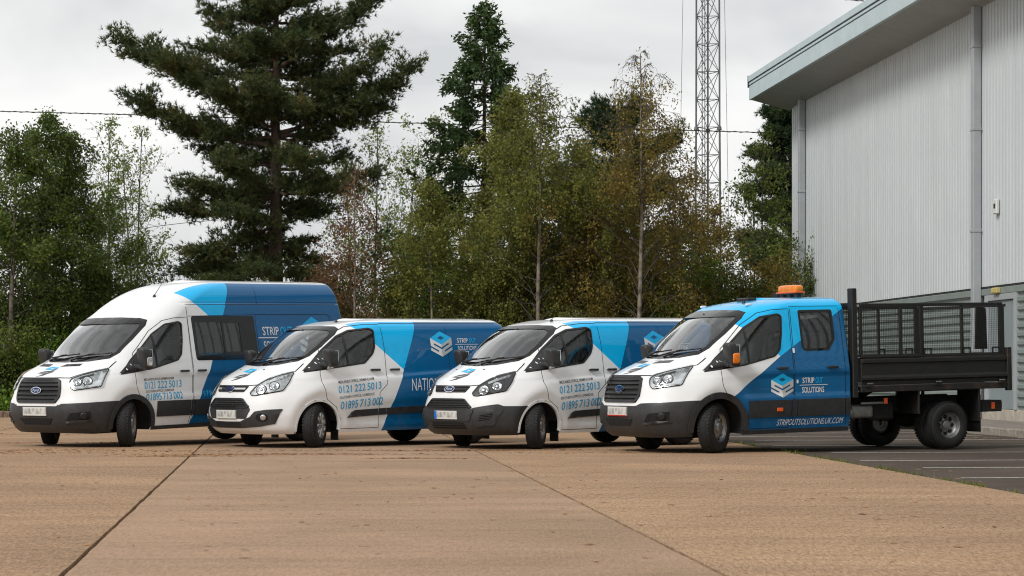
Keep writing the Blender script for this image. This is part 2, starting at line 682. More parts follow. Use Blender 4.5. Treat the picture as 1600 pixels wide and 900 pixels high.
# ------------------------------------------------------------------ warehouse
def warehouse():
    W = empty('warehouse', G(15.0, 0), PHI, 'large warehouse with white ribbed wall, pale teal fascia and grey lower cladding', 'warehouse')
    U0, U1 = 6.0, 63.65
    ZB, ZT = 2.98, 9.03
    # upper wall: sinusoidal sheeting, real corrugation
    pit = .205
    n = int((U1 - U0) / pit)
    V, F = [], []
    for k in range(n):
        for du, x in ((0, .0), (.060, .0), (.078, -.045), (.187, -.045)):
            V += [(x, U0 + k * pit + du, ZB), (x, U0 + k * pit + du, ZT + .02)]
    F = [(2 * i, 2 * i + 1, 2 * i + 3, 2 * i + 2) for i in range(len(V) // 2 - 1)]
    mk('wall', V, F, ST['clad'], W)
    mb = MB()
    mb.box(.03, 26, U0, U1 - .01, .0, ZT + .3)
    mb.build('inner_wall', ST['pipe'], W)
    mb = MB()
    mb.rbox(-.054, .05, U1 - .10, U1 + .012, ZB, ZT, .004)
    mb.build('corner_trim', ST['clad'], W)
    # grey-green horizontal sheeting below: trapezoid ribs
    def ribs(name, ua, ub, z0, z1):
        p = .18
        V, F = [], []
        z = z0
        prof = []
        while z < z1 - .01:
            for dz_, x in ((0, .0), (.060, .0), (.085, -.05), (.155, -.05), (.1799, .0)):
                if z + dz_ <= z1:
                    prof.append((x, z + dz_))
            z += p
        for uu in (ua, ub):
            V += [(x, uu, zz) for x, zz in prof]
        m = len(prof)
        F = [(i, i + 1, m + i + 1, m + i) for i in range(m - 1)]
        mk(name, V, F, ST['green'], W)
    ribs('lower_cladding', 46.15, U1 - .02, .36, 2.80)
    ribs('lower_cladding', U0, 43.55, .36, 2.80)
    mb = MB()
    mb.rbox(-.06, .03, U0, U1, 2.79, 2.93, .01)
    mb.build('flashing', ST['green'], W)
    mb = MB()
    mb.rbox(-.035, .03, U0, U1, 2.935, 2.985, .006)
    mb.build('drip_strip', ST['dark'], W)
    mb = MB()
    mb.rbox(-.05, .03, U0, U1, .10, .352, .01)
    mb.build('plinth', ST['plinth'], W)
    # door bay
    mb = MB()
    for a, b in ((43.55, 43.72), (45.40, 45.60)):
        mb.rbox(-.07, .028, a, b, .352, 2.785, .006)
    mb.rbox(-.07, .028, 43.72, 45.40, 2.66, 2.785, .006)
    fr = mb.build('door_frame', ST['pipe'], W)
    for a, b in ((43.73, 44.55), (44.57, 45.39)):
        mb = MB()
        mb.rbox(-.02, .027, a, b, .36, 2.65, .006)
        d = mb.build('door', ST['door'], W)
        mb = MB()
        e = b - .10 if a < 44 else a + .10
        mb.rbox(-.06, -.02, e - .02, e + .02, 1.15, 1.35, .008)
        mb.build('handle', ST['dark'], d)
    # soffit of narrow boards, rising outwards, and the fascia
    OX, OZ, UE = -1.20, 9.34, 64.25
    nb = 24
    for k in range(nb):
        t0, t1 = k / nb, (k + 1) / nb - .006
        x0, x1 = OX * t0, OX * t1
        z0, z1 = ZT + (OZ - ZT) * t0, ZT + (OZ - ZT) * t1
        V = [(x0, U0, z0), (x1, U0, z1), (x1, UE, z1), (x0, UE, z0), (x0, U0, z0 + .03), (x1, U0, z1 + .03), (x1, UE, z1 + .03), (x0, UE, z0 + .03)]
        mk('soffit_board', V, [(0, 1, 2, 3), (7, 6, 5, 4), (0, 3, 7, 4), (1, 5, 6, 2), (2, 6, 7, 3)], ST['soffit'], W)
    mb = MB()
    mb.add([(.02, U0, ZT + .035), (OX, U0, OZ + .035), (OX, UE - .01, OZ + .035), (.02, UE - .01, ZT + .035)], [(0, 1, 2, 3)])
    mb.build('soffit_backing', ST['dark'], W)
    for nm, z0, z1, xo, mt in (('fascia', OZ - .015, OZ + .40, OX - .03, 'fascia'), ('fascia_groove', OZ + .40, OZ + .43, OX + .0, 'dark'), ('fascia', OZ + .43, OZ + .50, OX - .035, 'fascia'), ('fascia_groove', OZ + .50, OZ + .53, OX + .0, 'dark'), ('fascia', OZ + .53, OZ + .70, OX - .06, 'fascia')):
        mb = MB()
        mb.rbox(xo, OX + .06, U0, UE, z0, z1, .006)
        mb.build(nm, ST[mt], W)
    mb = MB()
    mb.rbox(OX - .07, OX + .05, UE, UE + .03, OZ + .36, OZ + .72, .006)
    mb.build('fascia_end', ST['dark'], W)
    mb = MB()
    mb.box(OX + .07, 26, U0, UE, OZ + .40, OZ + .66)
    mb.build('roof', ST['pipe'], W)
    for uc in (62.05, 45.92, 29.8):
        mb = MB()
        mb.rbox(-.24, -.063, uc - .105, uc + .105, .13, ZT + .05, .012)
        p = mb.build('downpipe', ST['pipe'], W)
        for z in (1.6, 4.2, 6.4, 8.2):
            mb = MB()
            mb.rbox(-.252, -.062, uc - .12, uc + .12, z - .03, z + .03, .006)
            mb.build('pipe_bracket', ST['pipe'], p)
    mb = MB()
    mb.rbox(-.14, -.0615, 44.60, 44.82, 4.48, 4.80, .02)
    b = mb.build('alarm_box', ST['white'], W)
    mb = MB()
    mb.rbox(-.148, -.139, 44.66, 44.76, 4.60, 4.70, .01)
    mb.build('box_label', ST['dark'], b)
    mb = MB()
    mb.rbox(-.16, -.05, 44.55, 44.90, 2.80, 2.925, .02)
    mb.build('bulkhead_lamp', ST['yellow'], W)


warehouse()


# ------------------------------------------------------------------ lattice mast and overhead lines
def mast():
    d = 96.0
    X = (1106 - 800) / FPX * d
    M = empty('radio_mast', (X, d, 0), R(0), 'grey lattice radio mast rising behind the trees beside the warehouse', 'mast')
    mb = MB()
    mb.tube([(0, 0, 0), (0, 0, 1)], 1.0, 6, False)
    proto = mb.build('brace', ST['mast'], M)
    me = proto.data
    first = [proto]

    def bar(name, a, b, r):
        a, b = Vector(a), Vector(b)
        if first:
            o = first.pop()
            o.name = name
        else:
            o = bpy.data.objects.new(name, me)
            COL.objects.link(o)
            o.parent = M
        v = b - a
        o.location = a
        o.rotation_mode = 'QUATERNION'
        o.rotation_quaternion = v.to_track_quat('Z', 'Y')
        o.scale = (r, r, v.length)
    ang = [R(205), R(325), R(85)]
    H = 24.0
    zs = np.arange(1.0, H, 1.22)
    rad = lambda z: (.565 if z > 11.9 else .565 + .10 * (11.9 - z) / 11.9 + .03)
    leg = lambda k, z: (rad(z) * math.cos(ang[k]), rad(z) * math.sin(ang[k]), z)
    for k in range(3):
        bar('leg', leg(k, 0), leg(k, 11.9), .052)
        bar('leg', leg(k, 11.9), leg(k, H), .046)
        bar('flange', leg(k, 11.84), (leg(k, 11.96)[0], leg(k, 11.96)[1], 11.98), .11)
    for i in range(len(zs) - 1):
        for k in range(3):
            q = (k + 1) % 3
            bar('brace', leg(k, zs[i]), leg(q, zs[i]), .016)
            bar('brace', leg(k, zs[i]), leg(q, zs[i + 1]), .015)
            bar('brace', leg(q, zs[i]), leg(k, zs[i + 1]), .015)
    # ladder up the inside
    for s in (-.10, .02):
        bar('ladder_rail', (-.16 + s, -.1, 0), (-.16 + s, -.1, H), .022)
    for z in np.arange(.4, H, .4):
        bar('ladder_rung', (-.26, -.1, z), (-.14, -.1, z), .012)
    for px0, px1 in ((1068, 1060), (1131, 1140)):
        a, b = PX(px0, -60, d), PX(px1, 420, d)
        mb = MB()
        mb.tube([a, b], .010, 4, False)
        o = mb.build('guy_wire', ST['mast'], M)
        o.data.transform(Matrix.Translation(-M.location))


mast()


def cable(label, pts, r, twist=True):
    P = [PX(*p) for p in pts]
    # sagging curve through the points
    xs = [p.x for p in P]
    fy, fz = pchip(xs, [p.y for p in P]), pchip(xs, [p.z for p in P])
    X = np.linspace(xs[0], xs[-1], 90)
    mb = MB()
    mb.tube([(x, float(fy(x)), float(fz(x))) for x in X], r, 5)
    if twist:
        T = np.linspace(xs[0], xs[-1], 900)
        mb.tube([(x, float(fy(x)) + 1.3 * r * math.cos(x * 14), float(fz(x)) + 1.3 * r * math.sin(x * 14)) for x in T], r * .55, 4)
    o = mb.build('overhead_cable', ST['cable'])
    tag(o, label, 'cable', 'overhead cables behind the trees')


cable('twisted black overhead cable strung high across the whole sky behind the big pine', [(-60, 172.5, 80), (200, 179, 80), (600, 191, 80), (900, 199, 80), (1260, 209, 80)], .017)
cable('thin lower overhead line crossing behind the tree trunks', [(-60, 404, 84), (400, 342, 84), (620, 344, 84), (800, 361, 84), (1260, 368, 84)], .012, False)
cable('short stretch of cable crossing the sky just above the warehouse roof', [(1270, -5, 90), (1330, 0, 90), (1420, 8, 90)], .018)
# ------------------------------------------------------------------ vans: the shell
# vehicle frame: x rearwards from the front axle, y to the vehicle's right (far side), z up
def knots(rows):
    rows = np.array(rows, float)
    return [pchip(rows[:, 0], rows[:, i]) for i in range(1, rows.shape[1])]


# z, front centre x, nose length L, exponent n (across), exponent m (along), half width
TRANSIT_LOW = [
    (.24, -0.840, 0.620, 3.6, 2.0, .95), (.30, -0.930, 0.680, 3.6, 2.0, .965), (.42, -1.000, 0.740, 3.7, 2.0, .99), (.55, -1.020, 0.760, 3.8, 2.0, 1.01),
    (.68, -1.010, 0.780, 3.6, 2.0, 1.02), (.78, -0.985, 0.820, 3.3, 2.0, 1.025), (.95, -0.955, 0.950, 2.9, 2.0, 1.03), (1.04, -0.925, 1.070, 2.7, 2.0, 1.03),
    (1.09, -0.900, 1.155, 2.6, 2.0, 1.025), (1.16, -0.775, 1.135, 2.6, 2.0, 1.015), (1.24, -0.565, 1.045, 2.8, 2.0, 1.0), (1.31, -0.355, 0.905, 3.1, 2.0, .99),
    (1.36, -0.265, 0.825, 3.3, 2.0, .98), (1.50, -0.120, 0.750, 3.5, 1.9, .955), (1.70, 0.105, 0.695, 3.6, 1.8, .92), (1.90, 0.350, 0.660, 3.6, 1.8, .882)]
SHELL = {
    'low': dict(rows=TRANSIT_LOW + [(1.98, .515, .60, 3.5, 1.8, .862), (2.05, .69, .58, 3.4, 1.8, .82), (2.095, .92, .55, 3.2, 1.8, .76), (2.125, 1.15, .5, 3, 1.8, .68), (2.14, 1.3, .45, 3, 1.8, .58)],
                crown=.025, xr=2.22, rr=.04, tail=[(.24, .0), (.9, .0), (1.5, .0), (2.0, .0), (2.14, -.03)]),
    'high': dict(rows=TRANSIT_LOW + [(2.00, .53, .63, 3.5, 1.8, .866), (2.14, .74, .62, 3.4, 1.8, .84), (2.28, .99, .63, 3.3, 1.8, .805), (2.38, 1.22, .66, 3.2, 1.8, .765), (2.45, 1.46, .64, 3.1, 1.8, .71), (2.50, 1.74, .6, 3, 1.8, .63), (2.52, 1.95, .5, 3, 1.8, .55)],
                 crown=.03, xr=4.90, rr=.09, tail=[(.24, .0), (.9, .0), (1.5, -.02), (2.2, -.08), (2.52, -.16)]),
    'custom': dict(rows=[
        (.22, -0.800, 0.620, 3.4, 2.0, .93), (.28, -0.900, 0.660, 3.5, 2.0, .945), (.38, -0.965, 0.720, 3.6, 2.0, .96), (.50, -0.985, 0.760, 3.6, 2.0, .975), (.62, -0.980, 0.800, 3.4, 2.0, .985),
        (.76, -0.955, 0.870, 3.1, 2.0, .99), (.86, -0.920, 0.970, 2.9, 2.0, .99), (.95, -0.880, 1.060, 2.7, 2.0, .988), (1.01, -0.850, 1.130, 2.6, 2.0, .985), (1.08, -0.740, 1.130, 2.6, 2.0, .98),
        (1.16, -0.570, 1.070, 2.8, 2.0, .97), (1.22, -0.420, 0.970, 3.0, 2.0, .96), (1.27, -0.320, 0.910, 3.2, 2.0, .95), (1.40, -0.150, 0.840, 3.5, 1.9, .92), (1.58, 0.085, 0.785, 3.7, 1.8, .878),
        (1.74, 0.340, 0.730, 3.7, 1.8, .83), (1.82, 0.515, 0.695, 3.5, 1.8, .79), (1.87, 0.760, 0.600, 3.2, 1.8, .73), (1.897, 0.950, 0.500, 3.1, 1.8, .66), (1.91, 1.150, 0.450, 3, 1.8, .58)],
        crown=.03, xr=3.95, rr=.10, tail=[(.22, .0), (.9, .0), (1.2, -.03), (1.7, -.16), (1.91, -.30)]),
}


def side_bump(kind, x, z):
    """pressed shapes in the flanks: haunch over the front wheel, waist crease, roof gutter"""
    d = np.zeros_like(x)
    g = lambda u, s: np.exp(-(u / s) ** 2)
    sm = lambda u: 1 / (1 + np.exp(-np.clip(u, -40, 40)))
    if kind == 'custom':
        # arched brow above the front wheel
        rr = np.hypot(x, (z - .34))
        d += .026 * g(rr - .52, .10) * sm((z - .25) / .05) * sm((.75 - x) / .1)
        # waist crease that climbs to the rear and lower scallop
        zc = .98 + .05 * x
        d += -.030 * sm((z - zc) / .014) * sm((x - .1) / .2) * sm((1.45 - z) / .10)
        d += -.022 * sm((.60 + .03 * x - z) / .02) * sm((x - .5) / .1) * sm((z - .36) / .02)
        d += -.014 * sm((z - 1.83) / .008) * sm((x - .8) / .2)
    else:
        rr = np.hypot(x, (z - .36))
        d += .022 * g(rr - .55, .11) * sm((z - .25) / .05) * sm((.8 - x) / .1)
        # scalloped door skin between two soft ridges
        zc = 1.045 + .01 * x
        d += -.026 * sm((zc - z) / .014) * sm((x - .40) / .04) * sm((z - .775) / .012)
        if kind == 'high':
            d += -.016 * g(z - 2.17, .012) * sm((x - 1.2) / .05) - .010 * sm((z - 2.17) / .01) * sm((x - 1.2) / .05)
    return d


def build_shell(kind):
    sp = SHELL[kind]
    fx, fL, fn, fm, fw = knots(sp['rows'])
    tl = pchip(*np.array(sp['tail']).T)
    z0, z1 = sp['rows'][0][0], sp['rows'][-1][0]
    zz = np.linspace(z0, z1, 4000)
    arc = np.concatenate([[0], np.cumsum(np.sqrt(np.diff(zz) ** 2 + np.diff(fx(zz)) ** 2 + np.diff(fw(zz)) ** 2))])
    nz = int(arc[-1] / .026)
    lev = np.interp(np.linspace(0, arc[-1], nz), arc, zz)
    NF, NS, NC, NR = 62, int((sp['xr'] + .3) / .036), 8, 12
    rows = []
    th = (np.linspace(0, 1, 700) ** 1.7) * math.pi / 2
    for z in lev:
        W, L, x0, n, m = float(fw(z)), float(fL(z)), float(fx(z)), float(fn(z)), float(fm(z))
        y = W * np.sin(th) ** (2 / n)
        x = x0 + L * (1 - np.clip(np.cos(th), 0, 1) ** (2 / m))
        a = np.concatenate([[0], np.cumsum(np.hypot(np.diff(x), np.diff(y)))])
        s = np.linspace(0, a[-1], NF)
        xf_, yf_ = np.interp(s, a, x), np.interp(s, a, y)
        xe = sp['xr'] + float(tl(z))
        rr = min(sp['rr'], W * .5)
        xs_ = np.linspace(x0 + L, xe - rr, NS + 1)[1:]
        ys_ = np.full(NS, W)
        c = np.linspace(0, math.pi / 2, NC + 1)[1:]
        xc, yc = xe - rr + rr * np.sin(c), W - rr + rr * np.cos(c)
        yr = np.linspace(W - rr, 0, NR + 1)[1:]
        xr_ = np.full(NR, xe) + .03 * (1 - (yr / W) ** 2) * (0 if kind == 'low' else 1)
        X = np.concatenate([xf_, xs_, xc, xr_])
        Y = np.concatenate([yf_, ys_, yc, yr])
        wgt = np.concatenate([np.clip((yf_ / W - .75) / .25, 0, 1) ** 2, np.ones(NS), np.linspace(1, 0, NC), np.zeros(NR)])
        Y = Y + side_bump(kind, X, np.full_like(X, z)) * wgt
        rows.append(np.stack([X, Y, np.full_like(X, z)], 1))
    top = rows[-1]
    for k in np.linspace(.86, 0, 9):
        p = top.copy()
        p[:, 1] *= k
        p[:, 2] += sp['crown'] * (1 - k * k)
        rows.append(p)
    G = np.array(rows)                       # levels x columns x 3
    nl, nc, _ = G.shape
    far = G[:, 1:-1][:, ::-1].copy()
    near = G.copy()
    near[..., 1] *= -1                       # near flank is -y
    full = np.concatenate([near, far], 1)    # closed loop round the van
    C = full.shape[1]
    V = full.reshape(-1, 3)
    i, j = np.meshgrid(np.arange(nl - 1), np.arange(C), indexing='ij')
    a = i * C + j
    b = i * C + (j + 1) % C
    F = np.stack([a, b, b + C, a + C], -1).reshape(-1, 4)
    return V, F


def vnormals(V, F):
    n = np.cross(V[F[:, 2]] - V[F[:, 0]], V[F[:, 3]] - V[F[:, 1]])
    N = np.zeros_like(V)
    for k in range(4):
        np.add.at(N, F[:, k], n)
    # coincident points of the roof ridge share a normal
    L = np.linalg.norm(N, axis=1, keepdims=True)
    N = np.where(L > 1e-9, N / np.maximum(L, 1e-9), np.array([0, 0, 1.0]))
    return N
# ------------------------------------------------------------------ vans: materials
WHITE = (.80, .815, .82)
LBLUE = (.0, .46, .87)
DBLUE = (.0002, .104, .268)


def livery(name, kind):
    """white paint with the printed wrap: light blue wedge and dark blue rear, cut by straight lines in the flank"""
    k = NT(name)
    sx = k.n("ShaderNodeSeparateXYZ")
    k.l(k.obj(), sx.inputs[0])
    x, y, z = sx.outputs
    M = k.math

    def side(ax, bz, c):           # 1 where ax*x + bz*z + c > 0
        return M('GREATER_THAN', M('ADD', M('ADD', M('MULTIPLY', x, ax), M('MULTIPLY', z, bz)), c), 0.0)
    if kind == 'high':
        dark = side(1, -.5175, -1.2 + .33 * .5175)
        lb = side(.734, 1, -2.36 - 1.206 * .734)
        zmax = 2.492
    elif kind == 'custom':
        dark = side(1, -.476, -1.19 + .275 * .476)
        lb = side(.80, 1, -1.85 - .715 * .80)
        zmax = 1.872
    else:
        a = side(.672, -1, .787 - .251 * .672)
        b = side(.577, -1, 1.32 - 1.044 * .577)
        dark = M('MULTIPLY', a, b)
        lb = side(.766, 1, -1.32 - 1.044 * .766)
        zmax = 9.0
    below = M('LESS_THAN', z, zmax)
    if kind != 'low':          # the wrap stops at the roof edge
        lb = M('MULTIPLY', lb, M('GREATER_THAN', M('ABSOLUTE', y), .60))
    if kind == 'high':
        lb = M('MULTIPLY', lb, side(.17, -1, 2.375 - 1.206 * .17))
    dark = M('MULTIPLY', dark, below)
    lb = M('MULTIPLY', lb, below)
    f = k.noise(2.2, 4)
    w = k.ramp(f, .3, tuple(c * .985 for c in WHITE), .7, WHITE)
    c1 = k.mix(lb, w, LBLUE)
    c2 = k.mix(dark, c1, DBLUE)
    # road film: thicker towards the sills
    dirt = M('MULTIPLY', k.ramp(k.noise(7, 6, .7), .45, 0.0, .75, 1.0), M('SUBTRACT', 1.0, M('MULTIPLY', z, 1.0)))
    dirt = M('MULTIPLY', M('MAXIMUM', dirt, 0.0), .22)
    c3 = k.mix(dirt, c2, (.23, .20, .17))
    rr = k.ramp(k.noise(9, 4), .3, .30, .7, .38)
    b = k.bsdf(Base_Color=c3, Roughness=rr, Coat_Weight=.8, Coat_Roughness=.02)
    b.inputs['Specular IOR Level'].default_value = .12
    return k.m


MT = {}
MT['plastic'] = pmat('black_plastic', (.028, .029, .031), .46, var=.25, scale=14, bump=.12, bscale=160, bdist=.002)
MT['grille'] = pmat('gloss_black', (.012, .012, .013), .34, var=.25, scale=9)
MT['rubber'] = pmat('tyre_rubber', (.009, .009, .009), .78, var=.35, scale=11, bump=.3, bscale=70, bdist=.003)
MT['seal'] = pmat('rubber_seal', (.008, .008, .008), .42, var=.2)
MT['frit'] = pmat('ceramic_border', (.010, .010, .011), .12, var=.15)
MT['line'] = pmat('shut_gap', (.005, .005, .005), .9)
MT['steel'] = pmat('painted_steel', (.30, .30, .30), .42, .75, var=.3, scale=18, bump=.15, bscale=60)
MT['alloy'] = pmat('silver_trim', (.52, .53, .54), .3, .85, var=.12, scale=12)
MT['chrome'] = pmat('chrome', (.82, .83, .84), .10, 1.0, var=.04)
MT['lamp_silver'] = pmat('lamp_reflector', (.55, .56, .57), .28, .85, var=.3, scale=30)
MT['lamp_dark'] = pmat('lamp_bezel', (.030, .031, .033), .3, .2, var=.3, scale=30)
MT['glass'] = glass_mat('window_glass', (.90, .96, .93), 2.3)
MT['tint'] = glass_mat('tinted_glass', (.22, .25, .25), 1.6)
MT['midglass'] = glass_mat('door_glass', (.74, .80, .78), 1.4)
MT['lens'] = glass_mat('lamp_lens', (.93, .95, .95), .9)
MT['interior'] = pmat('interior_trim', (.045, .046, .048), .75, var=.3, scale=8)
MT['headliner'] = pmat('headliner', (.42, .42, .40), .9, var=.1, scale=8)
MT['dash'] = pmat('dashboard_plastic', (.19, .19, .185), .6, var=.2)
MT['cloth'] = pmat('seat_cloth', (.05, .053, .06), .92, var=.35, scale=25, bump=.3, bscale=220)
MT['under'] = pmat('underbody', (.012, .012, .012), .85, var=.5, scale=6, bump=.4, bscale=20, bdist=.01)
MT['amber'] = pmat('amber_lens', (.80, .20, .006), .22, var=.2, scale=20, coat=.6)
MT['amber2'] = pmat('amber_side_lens', (.72, .10, .01), .3, var=.2)
MT['badge_blue'] = pmat('badge_blue', (.010, .030, .12), .15, .3, var=.2)
MT['l_white'] = pmat('vinyl_white', (.74, .75, .75), .35, var=.05)
MT['l_grey'] = pmat('vinyl_grey', (.44, .45, .45), .35, var=.05)
MT['l_lblue'] = pmat('vinyl_light_blue', (.005, .44, .82), .35, var=.05)
MT['l_mblue'] = pmat('vinyl_mid_blue', (.006, .35, .66), .35, var=.05)
MT['l_dblue'] = pmat('vinyl_dark_blue', (.004, .070, .20), .35, var=.05)
MT['l_dark'] = pmat('vinyl_dark_grey', (.055, .06, .065), .4, var=.05)
MT['eu_blue'] = pmat('plate_band_blue', (.012, .14, .55), .35, var=.05)
MT['red'] = pmat('plate_border_red', (.45, .03, .025), .35, var=.05)


def plate_mat():
    """reflective plate whose characters are smeared out beyond reading"""
    k = NT('number_plate')
    sx = k.n("ShaderNodeSeparateXYZ")
    k.l(k.obj(), sx.inputs[0])
    mp = k.n("ShaderNodeMapping")
    mp.inputs['Scale'].default_value = (1, 20, 7)
    k.l(k.obj(), mp.inputs[0])
    f = k.noise(1.0, 1.0, .4, mp.outputs[0])
    inz = k.math('LESS_THAN', k.math('ABSOLUTE', k.math('SUBTRACT', sx.outputs[2], .50)), .040)
    g = k.math('MULTIPLY', k.ramp(f, .34, 1.0, .66, 0.0), inz)
    c = k.mix(k.math('MULTIPLY', g, .75), (.60, .60, .57), (.20, .20, .20))
    k.bsdf(Base_Color=c, Roughness=.35)
    return k.m


MT['plate'] = plate_mat()


# ------------------------------------------------------------------ vans: shell cutting and draping
class Shell:
    def __init__(self, kind):
        self.kind = kind
        self.V, self.F = build_shell(kind)
        self.N = vnormals(self.V, self.F)
        self.bvh = BVHTree.FromPolygons([tuple(map(float, v)) for v in self.V], [tuple(map(int, f)) for f in self.F])
        self.lab = np.zeros(len(self.F), int)

    # projections: 2-D point -> ray.  'S' flank (x,z), 'F' front (y,z), 'C' front corner (u,z), 'T' top (x,y)
    def ray(self, p, pr, s):
        if pr == 'S':
            return Vector((p[0], 3.0 * s, p[1])), Vector((0, -s, 0))
        if pr == 'F':
            return Vector((-3.0, p[0], p[1])), Vector((1, 0, 0))
        if pr == 'T':
            return Vector((p[0], p[1], 4.0)), Vector((0, 0, -1))
        q = .70710678
        return Vector((q * p[0] - 3 * q, s * (q * p[0] + 3 * q), p[1])), Vector((q, -s * q, 0))

    def hit(self, p, pr, s=-1):
        o, d = self.ray(p, pr, s)
        h, n, i, t = self.bvh.ray_cast(o, d)
        if h is None:
            h, n, i, t = self.bvh.find_nearest(o + d * 2.1)
        f = self.F[i]
        w = [1 / (1e-4 + (Vector(map(float, self.V[q])) - h).length) for q in f]
        nn = sum((Vector(map(float, self.N[q])) * ww for q, ww in zip(f, w)), Vector((0, 0, 0)))
        return h, nn.normalized()

    def coords(self, pr, s):
        V = self.V
        if pr == 'S':
            return V[:, [0, 2]], (V[:, 1] * s > .25)
        if pr == 'F':
            return V[:, [1, 2]], (V[:, 0] < 1.2)
        u = (V[:, 0] + s * V[:, 1]) * .70710678
        return np.stack([u, V[:, 2]], 1), (V[:, 1] * s > 0) & (V[:, 0] < .5)

    def snap(self, poly, pr, s, tol=.016, closed=True):
        C, m = self.coords(pr, s)
        P = np.array(poly, float)
        idx = np.where(m & (C[:, 0] > P[:, 0].min() - .05) & (C[:, 0] < P[:, 0].max() + .05) & (C[:, 1] > P[:, 1].min() - .05) & (C[:, 1] < P[:, 1].max() + .05))[0]
        if not len(idx):
            return
        best = np.full(len(idx), 9.0)
        bp = np.zeros((len(idx), 2))
        n = len(P)
        for i in range(n if closed else n - 1):
            a, b = P[i], P[(i + 1) % n]
            d = b - a
            t = np.clip(((C[idx] - a) @ d) / (d @ d + 1e-12), 0, 1)
            q = a + t[:, None] * d
            e = np.linalg.norm(C[idx] - q, axis=1)
            u = e < best
            best[u] = e[u]
            bp[u] = q[u]
        for i, q in zip(idx[best < tol], bp[best < tol]):
            h, _ = self.hit(q, pr, s)
            if (h - Vector(map(float, self.V[i]))).length < .08:
                self.V[i] = h

    def region(self, poly, pr, s, lab, only=None):
        C, m = self.coords(pr, s)
        fm = m[self.F].all(1)
        cen = C[self.F].mean(1)
        ins = fm & pip(cen, poly)
        if only is not None:
            ins &= (self.lab == only)
        self.lab[ins] = lab

    def sub(self, name, sel, mat, parent, off=0.0):
        F = self.F[sel]
        used = np.unique(F)
        mp = np.zeros(len(self.V), int)
        mp[used] = np.arange(len(used))
        return mk(name, self.V[used] + self.N[used] * off, mp[F], mat, parent, True, self.N[used])

    # --- pieces laid on the shell
    def drape(self, name, poly, pr, mat, parent, s=-1, off=.004, thick=.006, step=.05, holes=(), smooth=True, edge=None):
        loops = [dens(poly, edge or step)] + [dens(h, edge or step) for h in holes]
        vs, es = [], []
        for L in loops:
            b = len(vs)
            vs += [Vector(p) for p in L]
            es += [(b + i, b + (i + 1) % len(L)) for i in range(len(L))]
        A = np.array(poly)
        gx = np.arange(A[:, 0].min() + step * .5, A[:, 0].max(), step)
        gy = np.arange(A[:, 1].min() + step * .5, A[:, 1].max(), step)
        if len(gx) and len(gy):
            g = np.array([(a, b) for a in gx for b in gy])
            m = pip(g, poly)
            for h in holes:
                m &= ~pip(g, h)
            bd = np.array([tuple(v) for v in vs])
            g = g[m]
            if len(g):
                dm = np.min(np.linalg.norm(g[:, None] - bd[None], axis=2), axis=1)
                vs += [Vector(map(float, p)) for p in g[dm > step * .35]]
        ov, oe, of, *_ = delaunay_2d_cdt(vs, es, [], 0, 1e-6)
        P2 = np.array([tuple(v) for v in ov])
        T = np.array([tuple(f) for f in of])
        c = P2[T].mean(1)
        m = pip(c, poly)
        for h in holes:
            m &= ~pip(c, h)
        T = T[m]
        top, bot, nrm = [], [], []
        for p in P2:
            h, n = self.hit(p, pr, s)
            nrm.append(n)
            top.append(h + n * off)
            bot.append(h + n * (off - thick))
        nv = len(top)
        # face direction: outwards
        a, b, cc = (np.array(top[i]) for i in T[0])
        hn = self.hit(P2[T[0]].mean(0), pr, s)[1]
        if np.cross(b - a, cc - a) @ np.array(hn) < 0:
            T = T[:, ::-1]
        F = [tuple(t) for t in T]
        sm = [smooth] * len(F)
        V = list(top)
        if thick > 0:
            cnt = {}
            for t in T:
                for i in range(3):
                    e = (t[i], t[(i + 1) % 3])
                    cnt[e] = cnt.get(e, 0) + 1
            mp = {}
            tp = {}
            for (i, j) in list(cnt):
                if (j, i) not in cnt:
                    for q in (i, j):
                        if q not in mp:
                            tp[q] = len(V)
                            V.append(top[q])
                            mp[q] = len(V)
                            V.append(bot[q])
                    F.append((tp[i], mp[i], mp[j], tp[j]))
                    sm.append(False)
        if thick == 0 and len(P2) > 14:      # glass and vinyl: one even sweep of curvature
            q = (P2 - P2.mean(0)) / (np.ptp(P2, axis=0) + 1e-6)
            a_, b_ = q[:, 0], q[:, 1]
            A_ = np.stack([np.ones_like(a_), a_, b_, a_ * a_, a_ * b_, b_ * b_], 1)
            nn = np.array([tuple(n) for n in nrm])
            co_, *_r = np.linalg.lstsq(A_, nn, rcond=None)
            nn = A_ @ co_
            nrm = nn / np.linalg.norm(nn, axis=1, keepdims=True)
        o = mk(name, [tuple(v) for v in V], F, mat, parent, thick == 0, nrm if thick == 0 else None)
        if thick > 0:
            o.data.polygons.foreach_set("use_smooth", np.array(sm, dtype=bool))
        return o

    def ribbon(self, name, line, w, pr, mat, parent, s=-1, off=.003, thick=.004, closed=False, step=.05):
        """thin raised strip along a polyline on the shell"""
        L = dens(line, step)
        if not closed:
            k = max(1, int(np.ceil(np.linalg.norm(np.array(line[-1]) - np.array(line[0])) / step)))
            L = L[:len(L) - k] + [line[-1]]
        P = np.array(L, float)
        n = len(P)
        V, F = [], []
        for i in range(n):
            a = P[i - 1] if (closed or i) else P[i]
            b = P[(i + 1) % n] if (closed or i < n - 1) else P[i]
            t = (b - a) / (np.linalg.norm(b - a) + 1e-9)
            q = np.array([-t[1], t[0]]) * w / 2
            for sg in (-1, 1):
                h, nn = self.hit(P[i] + q * sg, pr, s)
                V.append(h + nn * (off - thick))
                V.append(h + nn * off)
        for i in range(n if closed else n - 1):
            a, b = 4 * i, 4 * ((i + 1) % n)
            F += [(a + 1, a + 3, b + 3, b + 1), (a, a + 1, b + 1, b), (a + 3, a + 2, b + 2, b + 3)]
        return mk(name, [tuple(v) for v in V], F, mat, parent)

